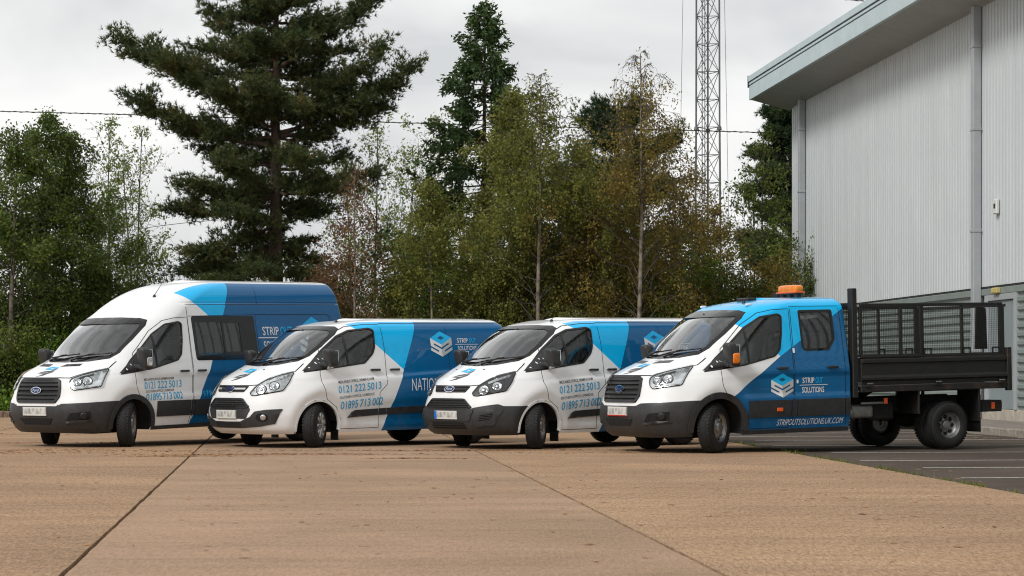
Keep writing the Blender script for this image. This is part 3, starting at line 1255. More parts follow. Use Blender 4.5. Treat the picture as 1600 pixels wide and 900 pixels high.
    def text(self, name, s, x0, z0, h, w, mat, parent, slope=0.0, shear=0.0, bold=.0, pr='S', off=.004, side=-1, space=1.0):
        cu = bpy.data.curves.new("t", 'FONT')
        cu.body = s
        cu.resolution_u = 3
        cu.offset = bold
        cu.space_character = space
        cu.space_word = .62
        ob = bpy.data.objects.new("t", cu)
        COL.objects.link(ob)
        dg = bpy.context.evaluated_depsgraph_get()
        me = bpy.data.meshes.new_from_object(ob.evaluated_get(dg))
        bpy.data.objects.remove(ob)
        bpy.data.curves.remove(cu)
        co = np.array([v.co[:2] for v in me.vertices])
        lo, hi = co[:, 0].min(), co[:, 0].max()
        caph = CAPH + 2 * bold
        # split long strokes so that they follow creases in the panel
        bm = bmesh.new()
        bm.from_mesh(me)
        sc = Matrix.Diagonal((abs(w) / (hi - lo), h / caph, 1, 1))
        bm.transform(sc)
        for _ in range(3):
            ed = [e for e in bm.edges if e.calc_length() > .03]
            if not ed:
                break
            bmesh.ops.subdivide_edges(bm, edges=ed, cuts=1, use_grid_fill=False)
            bmesh.ops.triangulate(bm, faces=bm.faces[:])
        bm.transform(sc.inverted())
        bm.to_mesh(me)
        bm.free()
        co = np.array([v.co[:2] for v in me.vertices])
        F = [tuple(p.vertices) for p in me.polygons]
        bpy.data.meshes.remove(me)
        X = (co[:, 0] - lo) / (hi - lo) * w
        Z = co[:, 1] / caph * h
        X = X + shear * Z
        V = []
        for a, b in zip(X, Z):
            q = (x0 + a, z0 + b + slope * a)
            hh, n = self.hit(q, pr, side)
            V.append(tuple(hh + n * off))
        return mk(name, V, F, mat, parent)


def cap_height():
    cu = bpy.data.curves.new("t", 'FONT')
    cu.body = "H"
    ob = bpy.data.objects.new("t", cu)
    COL.objects.link(ob)
    me = bpy.data.meshes.new_from_object(ob.evaluated_get(bpy.context.evaluated_depsgraph_get()))
    h = max(v.co[1] for v in me.vertices)
    bpy.data.objects.remove(ob)
    bpy.data.curves.remove(cu)
    return h


CAPH = cap_height()


def mir(half):
    """close a half outline given for y >= 0 (from the bottom centre up to the top centre)"""
    return list(half) + [(-a, b) for a, b in reversed(half) if abs(a) > 1e-6]


def cube_logo(sh, x0, z0, w, h, parent, slope=0.0, side=-1, pr='S'):
    """the isometric cube mark: blue lid with a square hole, white S on the left face, grey 2 on the right"""
    def q(a, b):
        return (x0 + a * w, z0 + b * h + slope * a * w)
    A, B, C, D = (0, .72), (.5, 1), (1, .72), (.5, .44)
    E_, G, H_ = (0, .20), (.5, -.08), (1, .20)
    kw = dict(pr=pr, s=side, thick=0, step=.12)
    sh.drape('logo_lid', [q(*p) for p in (A, D, C, B)], mat=MT['l_lblue'], parent=parent, off=.0040, holes=[[q(*p) for p in ((.33, .72), (.5, .63), (.67, .72), (.5, .81))]], **kw)
    def face(s0, s1, t0, t1, right):
        P = []
        for s_, t_ in ((s0, t0), (s1, t0), (s1, t1), (s0, t1)):
            a = .5 * s_ if not right else .5 + .5 * s_
            base = (.72 - .28 * s_) if not right else (.44 + .28 * s_)
            P.append(q(a, base - t_ * .52))
        return P
    # left face is an S of three bars, right face a 2
    for t0, t1 in ((0, .24), (.38, .62), (.76, 1)):
        sh.drape('logo_bar', face(0, 1, t0, t1, False), mat=MT['l_white'], parent=parent, off=.004, **kw)
        sh.drape('logo_bar', face(0, 1, t0, t1, True), mat=MT['l_grey'], parent=parent, off=.004, **kw)
    sh.drape('logo_bar', face(0, .30, .235, .385, False), mat=MT['l_white'], parent=parent, off=.0041, **kw)
    sh.drape('logo_bar', face(.72, 1, .615, .765, False), mat=MT['l_white'], parent=parent, off=.0041, **kw)
    sh.drape('logo_bar', face(.70, 1, .235, .385, True), mat=MT['l_grey'], parent=parent, off=.0041, **kw)
    sh.drape('logo_bar', face(0, .28, .615, .765, True), mat=MT['l_grey'], parent=parent, off=.0041, **kw)


# ------------------------------------------------------------------ vans: loose parts
def wheel(parent, x, y, r, steer, style, out, width=.215):
    """rim mesh is the wheel part; tyre and centre are sub-parts. out = -1 near side, +1 far side"""
    rr = r * .60
    hw = width / 2
    mb = MB()
    o = out
    silver = style in ('cover', 'steel', 'dual')
    if style == 'dual':      # deep dish of a twin rear wheel
        mb.lathe([(rr * 1.03, o * hw * .92), (rr * .97, o * hw * .95), (rr * .93, o * hw * .8), (rr * .86, o * hw * .2), (rr * .78, -o * hw * .2), (rr * .5, -o * hw * .3), (rr * .42, -o * hw * .2), (.04, -o * hw * .2)], n=40)
    elif style == 'cover':
        mb.lathe([(rr * 1.02, o * hw * .92), (rr * .98, o * hw * 1.0), (rr * .93, o * hw * .98), (rr * .90, o * hw * .88), (.03, o * hw * .86)], n=40)
    else:
        mb.lathe([(rr * 1.02, o * hw * .90), (rr * .97, o * hw * .96), (rr * .92, o * hw * .86), (rr * .86, o * hw * .42), (rr * .70, o * hw * .36), (rr * .60, o * hw * .62), (rr * .40, o * hw * .72), (rr * .30, o * hw * .70), (.02, o * hw * .70)], n=40)
    rim = mb.build('wheel', MT['alloy'] if style == 'cover' else (MT['steel'] if silver else MT['steel_dark']), parent)
    rim.location = (x, y, r)
    rim.rotation_euler = (0, 0, steer)
    t = MB()
    prof = []
    for k in range(13):
        a = math.pi * (k / 12)
        yy = -math.cos(a) * hw
        bulge = math.sin(a) ** .42
        prof.append((rr * .98 + (r - rr * .98) * bulge, yy))
    t.lathe([(rr * .9, -hw * .8)] + prof + [(rr * .9, hw * .8)], n=56)
    ty = t.build('tyre', MT['rubber'], rim)
    # tread blocks: rows of shallow lugs proud of the carcass
    lug = MB()
    nl = 46
    for k in range(nl):
        w0 = 2 * math.pi * k / nl
        for row, (ya, yb, sh) in enumerate(((-.80, -.46, .0), (-.38, -.06, .4), (.06, .38, .0), (.46, .80, .4))):
            w1, w2 = w0 + (sh) * 2 * math.pi / nl, w0 + (sh + .72) * 2 * math.pi / nl
            P = []
            for rad in (r - .012, r + .001 - .012 * (abs(ya + yb) / 2 > .5) * .6):
                for yy in (ya, yb):
                    for w in (w1, w2):
                        P.append((rad * math.cos(w), yy * hw, rad * math.sin(w)))
            lug.add(P, [(4, 5, 7, 6), (0, 1, 5, 4), (2, 6, 7, 3), (0, 4, 6, 2), (1, 3, 7, 5)])
    lug.build('tread', MT['rubber'], rim)
    c = MB()
    if style == 'cover':     # ten-window trim disc
        for k in range(10):
            w = 2 * math.pi * (k + .5) / 10
            P = []
            for rad, dw in ((rr * .55, .10), (rr * .55, -.10), (rr * .82, -.13), (rr * .82, .13)):
                P.append((rad * math.cos(w + dw), o * (hw * .865 + .001), rad * math.sin(w + dw)))
            c.add(P, [(0, 1, 2, 3)])
        c.build('slot', MT['grille'], rim)
        c = MB()
        for k in range(10):
            w = 2 * math.pi * k / 10
            ca, sa = math.cos(w), math.sin(w)
            c.tube([(rr * .2 * ca, o * hw * .90, rr * .2 * sa), (rr * .6 * ca, o * hw * .95, rr * .6 * sa), (rr * .94 * ca, o * hw * .95, rr * .94 * sa)], [.016, .013, .018], 6)
        c.lathe([(rr * .27, o * hw * .86), (rr * .25, o * hw * 1.0), (.001, o * hw * 1.04)], n=20)
        c.build('spoke', MT['alloy'], rim)
    else:
        nh = {'dual': 8, 'steel': 10, 'dark': 10}[style]
        for k in range(nh):
            w = 2 * math.pi * k / nh
            rad, yy, hr = (rr * .56, -o * hw * .20, .034) if style == 'dual' else (rr * .775, o * hw * .44, .021)
            c.lathe([(hr, yy + o * .003), (.001, yy + o * .003)], (rad * math.cos(w), 0, rad * math.sin(w)), n=10)
        c.build('rim_hole', MT['under'], rim)
        c = MB()
        if style == 'dual':
            c.lathe([(rr * .36, -o * hw * .25), (rr * .33, o * hw * .15), (rr * .22, o * hw * .25), (.001, o * hw * .25)], n=24)
        else:
            c.lathe([(rr * .42, o * hw * .66), (rr * .40, o * hw * .86), (rr * .20, o * hw * .95), (.001, o * hw * .95)], n=24)
        nb = 6 if style == 'dual' else 5
        for k in range(nb):
            w = 2 * math.pi * (k + .3) / nb
            rad, yy = (rr * .44, -o * hw * .15) if style == 'dual' else (rr * .50, o * hw * .74)
            c.lathe([(.012, yy - o * .01), (.012, yy + o * .02), (.001, yy + o * .022)], (rad * math.cos(w), 0, rad * math.sin(w)), n=8)
        c.build('hub', MT['steel'] if style != 'dark' else MT['under'], rim)
    return rim


MT['steel_dark'] = pmat('grey_steel_wheel', (.12, .12, .125), .45, .6, var=.3, scale=14)


def blob(cx, cy, cz, hx, hy, hz, e=.45, n=16):
    """rounded box (superellipsoid) as verts, faces"""
    V, F = [], []
    sg = lambda v, p: math.copysign(abs(v) ** p, v)
    for i in range(n + 1):
        a = -math.pi / 2 + math.pi * i / n
        for k in range(2 * n):
            b = math.pi * k / n
            V.append((cx + hx * sg(math.cos(a), e) * sg(math.cos(b), e), cy + hy * sg(math.cos(a), e) * sg(math.sin(b), e), cz + hz * sg(math.sin(a), e)))
    for i in range(n):
        for k in range(2 * n):
            F.append((i * 2 * n + k, i * 2 * n + (k + 1) % (2 * n), (i + 1) * 2 * n + (k + 1) % (2 * n), (i + 1) * 2 * n + k))
    return V, F


def mirror_part(parent, body, x, z, s, hy, hz, wall, lamp):
    """door mirror: housing, glass, arm, indicator"""
    y = s * (wall + .035 + hy)
    V, F = blob(x, y, z, .085, hy, hz, .5)
    V = [(a + (.055 if (a - x) > 0 else 0) * 0 + .04 * ((z - c) / hz), b, c) for a, b, c in V]
    m = mk('mirror', V, F, MT['plastic'], parent, True)
    g = MB()
    g.rbox(x + .082, x + .094, y - hy * .8, y + hy * .8, z - hz * .8, z + hz * .8, .004)
    g.build('mirror_glass', MT['chrome'], m)
    a = MB()
    a.rbox(x - .06, x + .06, min(s * (wall - .10), s * (wall + .12)), max(s * (wall - .10), s * (wall + .12)), z - hz * .95, z - hz * .50, .02)
    a.build('mirror_arm', MT['plastic'], m)
    k = MB()
    if lamp == 'amber':
        V, F = blob(x + .02, y + s * hy * .80, z - hz * .28, .06, .030, .075, .5, 8)
        k.add(V, F, True)
        k.build('indicator', MT['amber'], m)
    elif lamp == 'clear':
        V, F = blob(x + .02, y + s * hy * .80, z - hz * .25, .06, .030, .07, .5, 8)
        k.add(V, F, True)
        k.build('indicator', MT['lamp_silver'], m)
    else:
        V, F = blob(x + .02, y - s * hy * .4, z - hz * 1.0, .05, .03, .03, .5, 8)
        k.add(V, F, True)
        k.build('indicator', MT['lamp_silver'], m)
    return m


def seat(parent, x, y, z, w=.25, h=.62):
    mb = MB()
    V, F = blob(x + .05, y, z, .26, w, .09, .4, 10)
    mb.add(V, F, True)
    o = mb.build('seat', MT['cloth'], parent)
    V, F = blob(x + .30, y, z + .38, .075, w * .95, .36, .4, 12)
    V = [(a + .22 * (c - z), b, c) for a, b, c in V]
    mk('backrest', V, F, MT['cloth'], o, True)
    V, F = blob(x + .49, y, z + .86, .05, .13, .10, .5, 10)
    mk('headrest', V, F, MT['cloth'], o, True)
    return o


def raked(o, rk):
    """tilt a body part nose-down about the front axle"""
    o.matrix_local = Matrix.Translation((0, 0, .34)) @ Matrix.Rotation(R(-rk), 4, 'Y') @ Matrix.Translation((0, 0, -.34))
# ------------------------------------------------------------------ vans: assembly
def clipx(poly, a, b, c):
    """keep the part of a polygon where a*x + b*y + c > 0"""
    out = []
    for i in range(len(poly)):
        p, q = poly[i - 1], poly[i]
        dp, dq = a * p[0] + b * p[1] + c, a * q[0] + b * q[1] + c
        if (dp > 0) != (dq > 0):
            t = dp / (dp - dq)
            out.append((p[0] + (q[0] - p[0]) * t, p[1] + (q[1] - p[1]) * t))
        if dq > 0:
            out.append(q)
    return out


def circ(cx, cz, r, n=40, a0=0.0, a1=2 * math.pi):
    return [(cx + r * math.cos(a0 + (a1 - a0) * k / n), cz + r * math.sin(a0 + (a1 - a0) * k / n)) for k in range(n if a1 - a0 > 6.2 else n + 1)]


def ell(cx, cz, rx, rz, n=24):
    return [(cx + rx * math.cos(2 * math.pi * k / n), cz + rz * math.sin(2 * math.pi * k / n)) for k in range(n)]


def rect(x0, x1, z0, z1, r=.0, n=3):
    P = [(x0, z0), (x1, z0), (x1, z1), (x0, z1)]
    return rnd(P, r, n) if r else P


def disc_on(sh, name, p, pr, s, prof, mat, parent, n=20, lift=0.0):
    h, nn = sh.hit(p, pr, s)
    mb = MB()
    mb.lathe(prof, n=n, axis='z')
    q = nn.to_track_quat('Z', 'Y').to_matrix().to_4x4()
    M = Matrix.Translation(h + nn * lift) @ q
    return mk(name, [tuple(M @ Vector(v)) for v in mb.v], mb.f, mat, parent, True)


FEAT = {
    'transit': dict(
        screen=[(0, 1.295), (.45, 1.305), (.69, 1.345), (.755, 1.43), (.775, 1.62), (.77, 1.84), (.73, 1.925), (.62, 1.955), (.3, 1.968), (0, 1.97)],
        top_band=.10, dwin=[(-.20, 1.10), (.15, 1.395), (.52, 1.715), (.79, 1.865), (1.08, 1.905), (1.145, 1.87), (1.11, 1.60), (1.06, 1.39), (.96, 1.295), (.45, 1.18)],
        sail=.24, div=.52, door=[(.05, .98), (.06, 1.14), (.14, 1.42), (.50, 1.755), (.77, 1.912), (1.0, 1.955), (1.27, 1.965), (1.25, 1.5), (1.235, .66), (1.16, .30), (.43, .30), (.42, .45), (.36, .60), (.24, .70), (.12, .80), (.06, .90)],
        head=[(-.19, 1.0), (-.16, 1.055), (-.01, 1.11), (.18, 1.155), (.385, 1.195), (.325, 1.07), (.275, .935), (-.125, .885), (-.17, .92)],
        zb=([0, .45, .54, .85, 1.1], [.655, .655, .69, .70, .725]), arch=(0, .365, .405), wall=1.0, mz=1.335, mhz=.17, mhy=.095,
        handle=(1.055, 1.135), bonnet=[(0, 1.072), (.38, 1.072), (.55, 1.068), (.66, 1.125), (.76, 1.172), (.83, 1.205), (.80, 1.30), (.735, 1.355), (.69, 1.335), (.45, 1.29), (0, 1.28)]),
    'custom': dict(
        screen=[(0, 1.215), (.4, 1.232), (.65, 1.285), (.72, 1.36), (.735, 1.50), (.71, 1.68), (.66, 1.765), (.56, 1.805), (.3, 1.818), (0, 1.82)],
        top_band=.05, dwin=[(-.195, 1.115), (.19, 1.46), (.48, 1.665), (.69, 1.75), (1.04, 1.785), (1.12, 1.75), (1.10, 1.48), (1.05, 1.38), (.88, 1.24), (.45, 1.19)],
        sail=.25, div=.565, door=[(.05, .98), (.055, 1.10), (.17, 1.49), (.46, 1.705), (.68, 1.80), (1.0, 1.835), (1.25, 1.835), (1.27, 1.45), (1.255, .93), (1.11, .80), (1.10, .27), (.40, .27), (.39, .42), (.30, .60), (.13, .72)],
        head=[(-.285, .82), (-.205, .92), (-.06, 1.01), (.09, 1.07), (.335, 1.128), (.285, .985), (.205, .855), (-.21, .785), (-.27, .79)],
        zb=([0, .5, .55, .83, .88, 1.1], [.60, .60, .62, .67, .64, .635]), arch=(-.01, .315, .385), wall=.93, mz=1.33, mhz=.135, mhy=.10,
        handle=(1.05, 1.145), bonnet=[(0, .935), (.40, .935), (.53, .945), (.60, 1.01), (.66, 1.07), (.77, 1.135), (.74, 1.25), (.70, 1.31), (.65, 1.275), (.4, 1.222), (0, 1.205)]),
}


def van(name, kind, loc, rz, rk, cfg, label, cat, group):
    root = empty(name, (loc[0], loc[1], 0), R(rz), label, cat, group)
    custom = kind == 'custom'
    ft = FEAT['custom' if custom else 'transit']
    dz = cfg.get('dz', 0.0)
    up = lambda P: [(a, b + dz) for a, b in P]
    sh = Shell(kind)
    paint = livery('paint_' + name, kind)
    wb, xr = cfg['wb'], SHELL[kind]['xr']
    arcx, arcz, arcr = ft['arch']
    if kind == 'high':
        arcz, arcr = .345, .388
    flare = .062 if kind == 'high' else .075
    arches = [(arcx, arcz, arcr)] + ([] if kind == 'low' else [(wb, arcz, arcr)])

    # ---- outlines
    screen = up(mir(ft['screen']))
    scr_in = inset(screen, .028)
    dwin = up(ft['dwin'])
    dwr = rnd(dwin, .03, 3)
    din = inset(dwin, .024)
    sx = ft['sail']
    # the black sail ends on a line that leans with the pillar
    glass = clipx(din, 1, 0, -sx)
    door = up(ft['door'])
    extra = []          # further side windows: (outline, hole, rear door outline)
    if kind == 'high':
        extra.append((rect(1.35, 2.72, 1.275, 1.965, .05), rect(1.39, 2.40, 1.335, 1.90, .03), [(1.275, 1.965), (2.755, 1.985), (2.75, .30), (1.20, .30), (1.255, .66), (1.265, 1.5)]))
    if kind == 'low':
        w = up([(1.42, 1.945), (1.98, 1.95), (2.0, 1.93), (1.995, 1.52), (1.88, 1.38), (1.86, 1.372), (1.47, 1.365), (1.42, 1.41)])
        extra.append((rnd(w, .035), inset(w, .03), [(1.295, 2.02), (2.12, 2.02), (2.13, .30), (1.20, .30), (1.255, .66), (1.275, 1.5)]))

    # ---- cut the shell: 1 hole, 2/3 doors, 4 bonnet, 5 bumper, 6/7 rear doors
    for s in (-1, 1):
        sh.snap(glass, 'S', s)
        for w, h, d in extra:
            sh.snap(h, 'S', s)
        for (ax, az, ar) in arches:
            sh.snap(circ(ax, az, ar, 48), 'S', s, .02)
    sh.snap(scr_in, 'F', -1)
    zb = lambda y: np.interp(np.abs(y), *ft['zb']) + dz
    V = sh.V
    m = (np.abs(V[:, 2] - zb(V[:, 1])) < .014) & (V[:, 0] < -.25)
    V[m, 2] = zb(V[m, 1])
    for s, l in ((-1, 2), (1, 3)):
        sh.region(door, 'S', s, l)
    bon = up(mir(ft['bonnet']))
    sh.region(bon, 'F', -1, 4, only=0)
    cen = sh.V[sh.F].mean(1)
    sh.lab[(cen[:, 2] < zb(cen[:, 1])) & (cen[:, 0] < -.1) & (sh.lab == 0)] = 5
    for s, l in ((-1, 6), (1, 7)):
        for w, h, d in extra:
            sh.region(d, 'S', s, l, only=0)
            sh.region(h, 'S', s, 1)
    for s in (-1, 1):
        sh.region(glass, 'S', s, 1)
        for (ax, az, ar) in arches:
            sh.region(circ(ax, az, ar, 48), 'S', s, 1)
    sh.region(scr_in, 'F', -1, 1)
    if kind == 'low':        # rear screen of the cab
        c = (cen[:, 0] > 2.17) & (np.abs(cen[:, 1]) < .62) & (cen[:, 2] > 1.45) & (cen[:, 2] < 1.93)
        sh.lab[c] = 1
    body = sh.sub('body', sh.lab == 0, paint, root)
    bump_mat = paint if cfg['bumper'] == 'body' else MT['plastic']
    bumper = sh.sub('front_bumper', sh.lab == 5, bump_mat, root, .006)
    bonnet = sh.sub('bonnet', sh.lab == 4, paint, root, .002)
    doors = {-1: sh.sub('front_door', sh.lab == 2, paint, root), 1: sh.sub('front_door', sh.lab == 3, paint, root)}
    rdoors = {}
    if extra:
        nm = 'rear_door' if kind == 'low' else 'sliding_door'
        rdoors = {-1: sh.sub(nm, sh.lab == 6, paint, root), 1: sh.sub(nm, sh.lab == 7, paint, root)}
    sel = (sh.lab != 1) & (sh.lab != 5) & (cen[:, 2] > .75)
    if kind != 'low':
        sel &= cen[:, 0] < (2.8 if kind == 'high' else 1.5)
    sh.sub('headliner', sel & (cen[:, 2] > 1.6), MT['headliner'], root, -.03)
    sh.sub('interior_trim', sel & (cen[:, 2] <= 1.6) & ((cen[:, 0] > .2) | (np.abs(cen[:, 1]) > .7)), MT['interior'], root, -.03)

    # ---- shut lines
    for s in (-1, 1):
        sh.ribbon('door_gap', door, .008, 'S', MT['line'], doors[s], s, .0015, .002, True)
        for w, h, d in extra:
            sh.ribbon('door_gap', d, .008, 'S', MT['line'], rdoors[s], s, .0015, .002, True)
    hl = [p for p in bon if p[0] >= 0]
    for s in (1, -1):
        sh.ribbon('bonnet_gap', [(s * a, b) for a, b in up(ft['bonnet'])[:7]], .010, 'F', MT['line'], bonnet, s, .004, .004)

    # ---- windscreen
    ws = sh.drape('windscreen', inset(screen, .02), 'F', MT['glass'], root, off=-.004, thick=0, step=.06)
    inner = inset(screen, .055)
    tb = ft['top_band']
    ztop = max(p[1] for p in screen)
    inner = clipx(inner, 0, -1, ztop - tb)
    zlow = min(p[1] for p in screen) + .055
    inner = clipx(inner, 0, 1, -zlow)
    sh.drape('windscreen_border', screen, 'F', MT['frit'], ws, off=.003, thick=.006, step=.05, holes=[inner])
    # wipers
    for y0, y1, zz in ((.48, -.12, .0), (-.10, -.68, .012)):
        mb = MB()
        zl = zlow - .02
        pts = []
        for t in np.linspace(0, 1, 8):
            h, n = sh.hit((y0 + (y1 - y0) * t, zl + .02 + zz + .055 * t), 'F')
            pts.append(h + n * .022)
        mb.tube(pts, .010, 6)
        a = pts[4]
        h, n = sh.hit((y0 * .9, zl - .02), 'F')
        mb.tube([h + n * .015, pts[3] + n * .015, a + n * .012], [.014, .010, .007], 6)
        mb.build('wiper', MT['seal'], ws)

    # ---- door glass, seals, mirrors, handles
    for s in (-1, 1):
        d = doors[s]
        sh.drape('window_pane', inset(glass, -.008), 'S', MT['midglass'], d, s, off=-.006, thick=0, step=.08)
        sh.drape('window_seal', dwr, 'S', MT['seal'], d, s, off=.004, thick=.02, step=.06, holes=[rnd(din, .015, 2)])
        sail = clipx(din, -1, 0, sx + .004)
        sh.drape('quarter_panel', sail, 'S', MT['plastic'], d, s, off=.002, thick=.004, step=.06)
        xd = ft['div']
        bar = clipx(clipx(din, 1, 0, -(xd - .016)), -1, 0, xd + .016)
        sh.drape('window_divider', bar, 'S', MT['seal'], d, s, off=.001, thick=.012, step=.06)
        mirror_part(root, body, .15, ft['mz'] + dz, s, ft['mhy'], ft['mhz'], ft['wall'], cfg['mirror'])
        hx, hz = ft['handle']
        hs = [(d, hx)]
        if kind == 'high':
            hs.append((rdoors[s], 1.42))
        elif custom:
            hs.append((body, 1.415))
        else:
            hs.append((rdoors[s], 1.90))
        for par, x in hs:
            mb = MB()
            h, n = sh.hit((x, hz + dz), 'S', s)
            q = n.to_track_quat('Z', 'Y')
            sh.drape('handle_recess', ell(x, hz + dz + .012, .075, .034), 'S', MT['line'] if False else paint, par, s, off=.003, thick=.004)
            y = h.y + n.y * .028
            mb.rbox(x - .088, x + .088, y - .012, y + .012, hz + dz - .016, hz + dz + .016, .011)
            mb.rbox(x - .085, x - .055, min(h.y, y), max(h.y, y), hz + dz - .012, hz + dz + .012, .004)
            mb.rbox(x + .055, x + .085, min(h.y, y), max(h.y, y), hz + dz - .012, hz + dz + .012, .004)
            mb.build('handle', MT['plastic'], par)
        for w, hole, rd in extra:
            rdo = rdoors[s]
            if kind == 'high':
                sh.drape('window_border', w, 'S', MT['frit'], rdo, s, off=.004, thick=.008, step=.06, holes=[rect(1.41, 1.98, 1.36, 1.87, .04), rect(2.02, 2.37, 1.40, 1.855, .04)])
                sh.drape('window_pane', rect(1.38, 2.41, 1.325, 1.91), 'S', MT['tint'], rdo, s, off=-.004, thick=0, step=.09)
            else:
                sh.drape('window_seal', w, 'S', MT['seal'], rdo, s, off=.004, thick=.02, step=.06, holes=[inset(w, .035)])
                sh.drape('window_pane', inset(w, .02), 'S', MT['midglass'], rdo, s, off=-.006, thick=0, step=.09)

    # ---- headlights
    for s in (-1, 1):
        P = rnd(up(ft['head']), .03, 3)
        dark = cfg['lamps'] == 'dark'
        hl = sh.drape('headlight', P, 'C', MT['lamp_dark'] if dark else MT['lamp_silver'], root, s, off=.003, thick=.006, step=.04)
        sh.ribbon('lamp_seam', P, .012, 'C', MT['line'], hl, s, .005, .006, True, .03)
        if custom:
            spots = [((-.115, .868), .072), ((.075, .922), .068)]
        else:
            spots = [((-.07, 1.0), .058), ((.075, 1.02), .066)]
        for (p, r) in spots:
            p = (p[0], p[1] + dz)
            disc_on(sh, 'reflector', p, 'C', s, [(r, .012), (r * .96, .016), (r * .8, .004), (r * .4, .001), (.001, .001)], MT['chrome'], hl)
            disc_on(sh, 'bulb', p, 'C', s, [(r * .34, .001), (r * .32, .016), (r * .18, .022), (.001, .022)], MT['lamp_silver'] if not dark else MT['chrome'], hl, 12)
            disc_on(sh, 'bezel', p, 'C', s, [(r * 1.0, .010), (r * 1.10, .015), (r * 1.2, .006)], MT['lamp_dark'], hl)
        if custom:
            brow = up([(-.06, .98), (.09, 1.035), (.27, 1.085), (.25, 1.045), (.08, 1.0), (-.05, .95)])
            sh.drape('daytime_lamp', brow, 'C', MT['chrome'] if not dark else MT['lamp_silver'], hl, s, off=.014, thick=.012, step=.04)
            low = up([(-.2, .80), (.19, .862), (.21, .885), (-.22, .822)])
            sh.drape('lamp_trim', low, 'C', MT['lamp_silver'] if not dark else MT['lamp_dark'], hl, s, off=.012, thick=.01, step=.05)
            if dark:
                sh.drape('indicator', up([(.16, .90), (.215, .885), (.30, 1.05), (.24, 1.02)]), 'C', MT['lamp_dark'], hl, s, off=.012, thick=.01, step=.05)
        else:
            ell_ = up([(.16, .96), (.255, .955), (.345, 1.165), (.27, 1.145), (.22, 1.02), (.16, 1.0)])
            sh.drape('daytime_lamp', ell_, 'C', MT['chrome'], hl, s, off=.014, thick=.012, step=.04)
            low = up([(-.12, .905), (.26, .95), (.265, .975), (-.15, .935)])
            sh.drape('lamp_trim', low, 'C', MT['chrome'], hl, s, off=.012, thick=.01, step=.05)
            sh.drape('lamp_shadow', up([(-.13, 1.035), (.0, 1.085), (.17, 1.125), (.16, 1.10), (.0, 1.06), (-.12, 1.015)]), 'C', MT['lamp_dark'], hl, s, off=.010, thick=.01, step=.05)
        sh.drape('lens', P, 'C', MT['lens'], hl, s, off=.030, thick=.026, step=.05)

    # ---- grille, badge, plate, bumper furniture
    def slats(par, rows, half, t, off, mat=MT['grille'], nm='slat'):
        for z_ in rows:
            hw = half(z_)
            sh.drape(nm, rect(-hw, hw, z_ - t / 2 + dz, z_ + t / 2 + dz), 'F', mat, par, off=off, thick=off + .004, step=.06, smooth=False)

    def badge(par, z_, rx, rz_, base):
        sh.drape('badge', ell(0, z_ + dz, rx, rz_, 32), 'F', MT['chrome'], par, off=base + .012, thick=.012, step=.03)
        sh.drape('badge_face', ell(0, z_ + dz, rx * .88, rz_ * .82, 32), 'F', MT['badge_blue'], par, off=base + .0145, thick=.003, step=.03)
        sh.text('badge_script', 'Ford', rx * .58, z_ + dz - rz_ * .36, rz_ * .78, -rx * 1.12, MT['chrome'], par, pr='F', off=base + .017, shear=-.25, bold=.01)

    if not custom:
        gp = up(mir([(0, .70), (.43, .70), (.485, .79), (.475, .93), (.44, 1.03), (.37, 1.066), (0, 1.07)]))
        gr = sh.drape('grille', gp, 'F', MT['line'], root, off=.004, thick=.01, step=.06)
        sh.drape('grille_frame', rnd(gp, .04, 2), 'F', MT['grille'], gr, off=.024, thick=.022, step=.05, holes=[inset(gp, .035)])
        hw = lambda z_: np.interp(z_, [.70, .79, .93, 1.03, 1.07], [.43, .485, .475, .44, .37]) - .03
        slats(gr, [.775, .835, .905, .965, 1.015], hw, .030, .022)
        badge(gr, .885, .115, .050, .022)
        zp = .50
        intake = mir([(0, .38), (.30, .38), (.38, .475), (0, .475)])
        sh.drape('intake', up(intake), 'F', MT['line'], bumper, off=.010, thick=.006, step=.06)
        for s in (-1, 1):
            fp = up([(s * .60, .435), (s * .68, .55), (s * .90, .575), (s * .885, .45)])
            fr = sh.drape('fog_recess', rnd(fp, .02), 'F', MT['line'], bumper, s, off=.009, thick=.006, step=.04)
            disc_on(sh, 'fog_lamp', (s * .83, .51 + dz), 'F', s, [(.055, .006), (.052, .022), (.040, .026), (.001, .027)], MT['grille'], bumper, 16)
            lip = up([(s * .58, .425), (s * .70, .445), (s * .895, .455), (s * .90, .43), (s * .60, .40)])
            sh.drape('bumper_lip', lip, 'F', MT['plastic'], bumper, s, off=.022, thick=.02, step=.05)
            vp = up([(s * .13, 1.232), (s * .46, 1.240), (s * .44, 1.272), (s * .16, 1.266)])
            sh.drape('bonnet_vent', vp, 'F', MT['grille'], bonnet, s, off=.006, thick=.006, step=.05)
            # wheel arch flares and flank mouldings
            for (ax, az, ar) in arches:
                ring = circ(ax, az, ar + flare, 26, -.14, math.pi + .14)
                ring_in = circ(ax, az, ar - .012, 26, -.14, math.pi + .14)
                sh.drape('wheel_arch', ring + ring_in[::-1], 'S', MT['plastic'], root, s, off=.024, thick=.06, step=.06)
            runs = [(.475, 1.185), (1.205, 1.285), (1.30, 2.10), (2.112, 2.19)] if kind == 'low' else [(.475, 1.185), (1.205, 1.262), (1.275, wb - .485), (wb + .485, xr - .12)]
            for a, b in runs:
                sh.drape('side_moulding', up([(a, .455), (b, .455), (b, .690), (a, .690)]), 'S', MT['plastic'], root, s, off=.018, thick=.02, step=.08)
            sh.drape('sill', [(.40, .243), (wb - .5 if kind != 'low' else 2.18, .243), (wb - .5 if kind != 'low' else 2.18, .30), (.40, .30)], 'S', MT['plastic'], root, s, off=.012, thick=.03, step=.1)
        pz = (.495, .615)
    else:
        ug = up(mir([(0, .840), (.345, .840), (.40, .925), (0, .930)]))
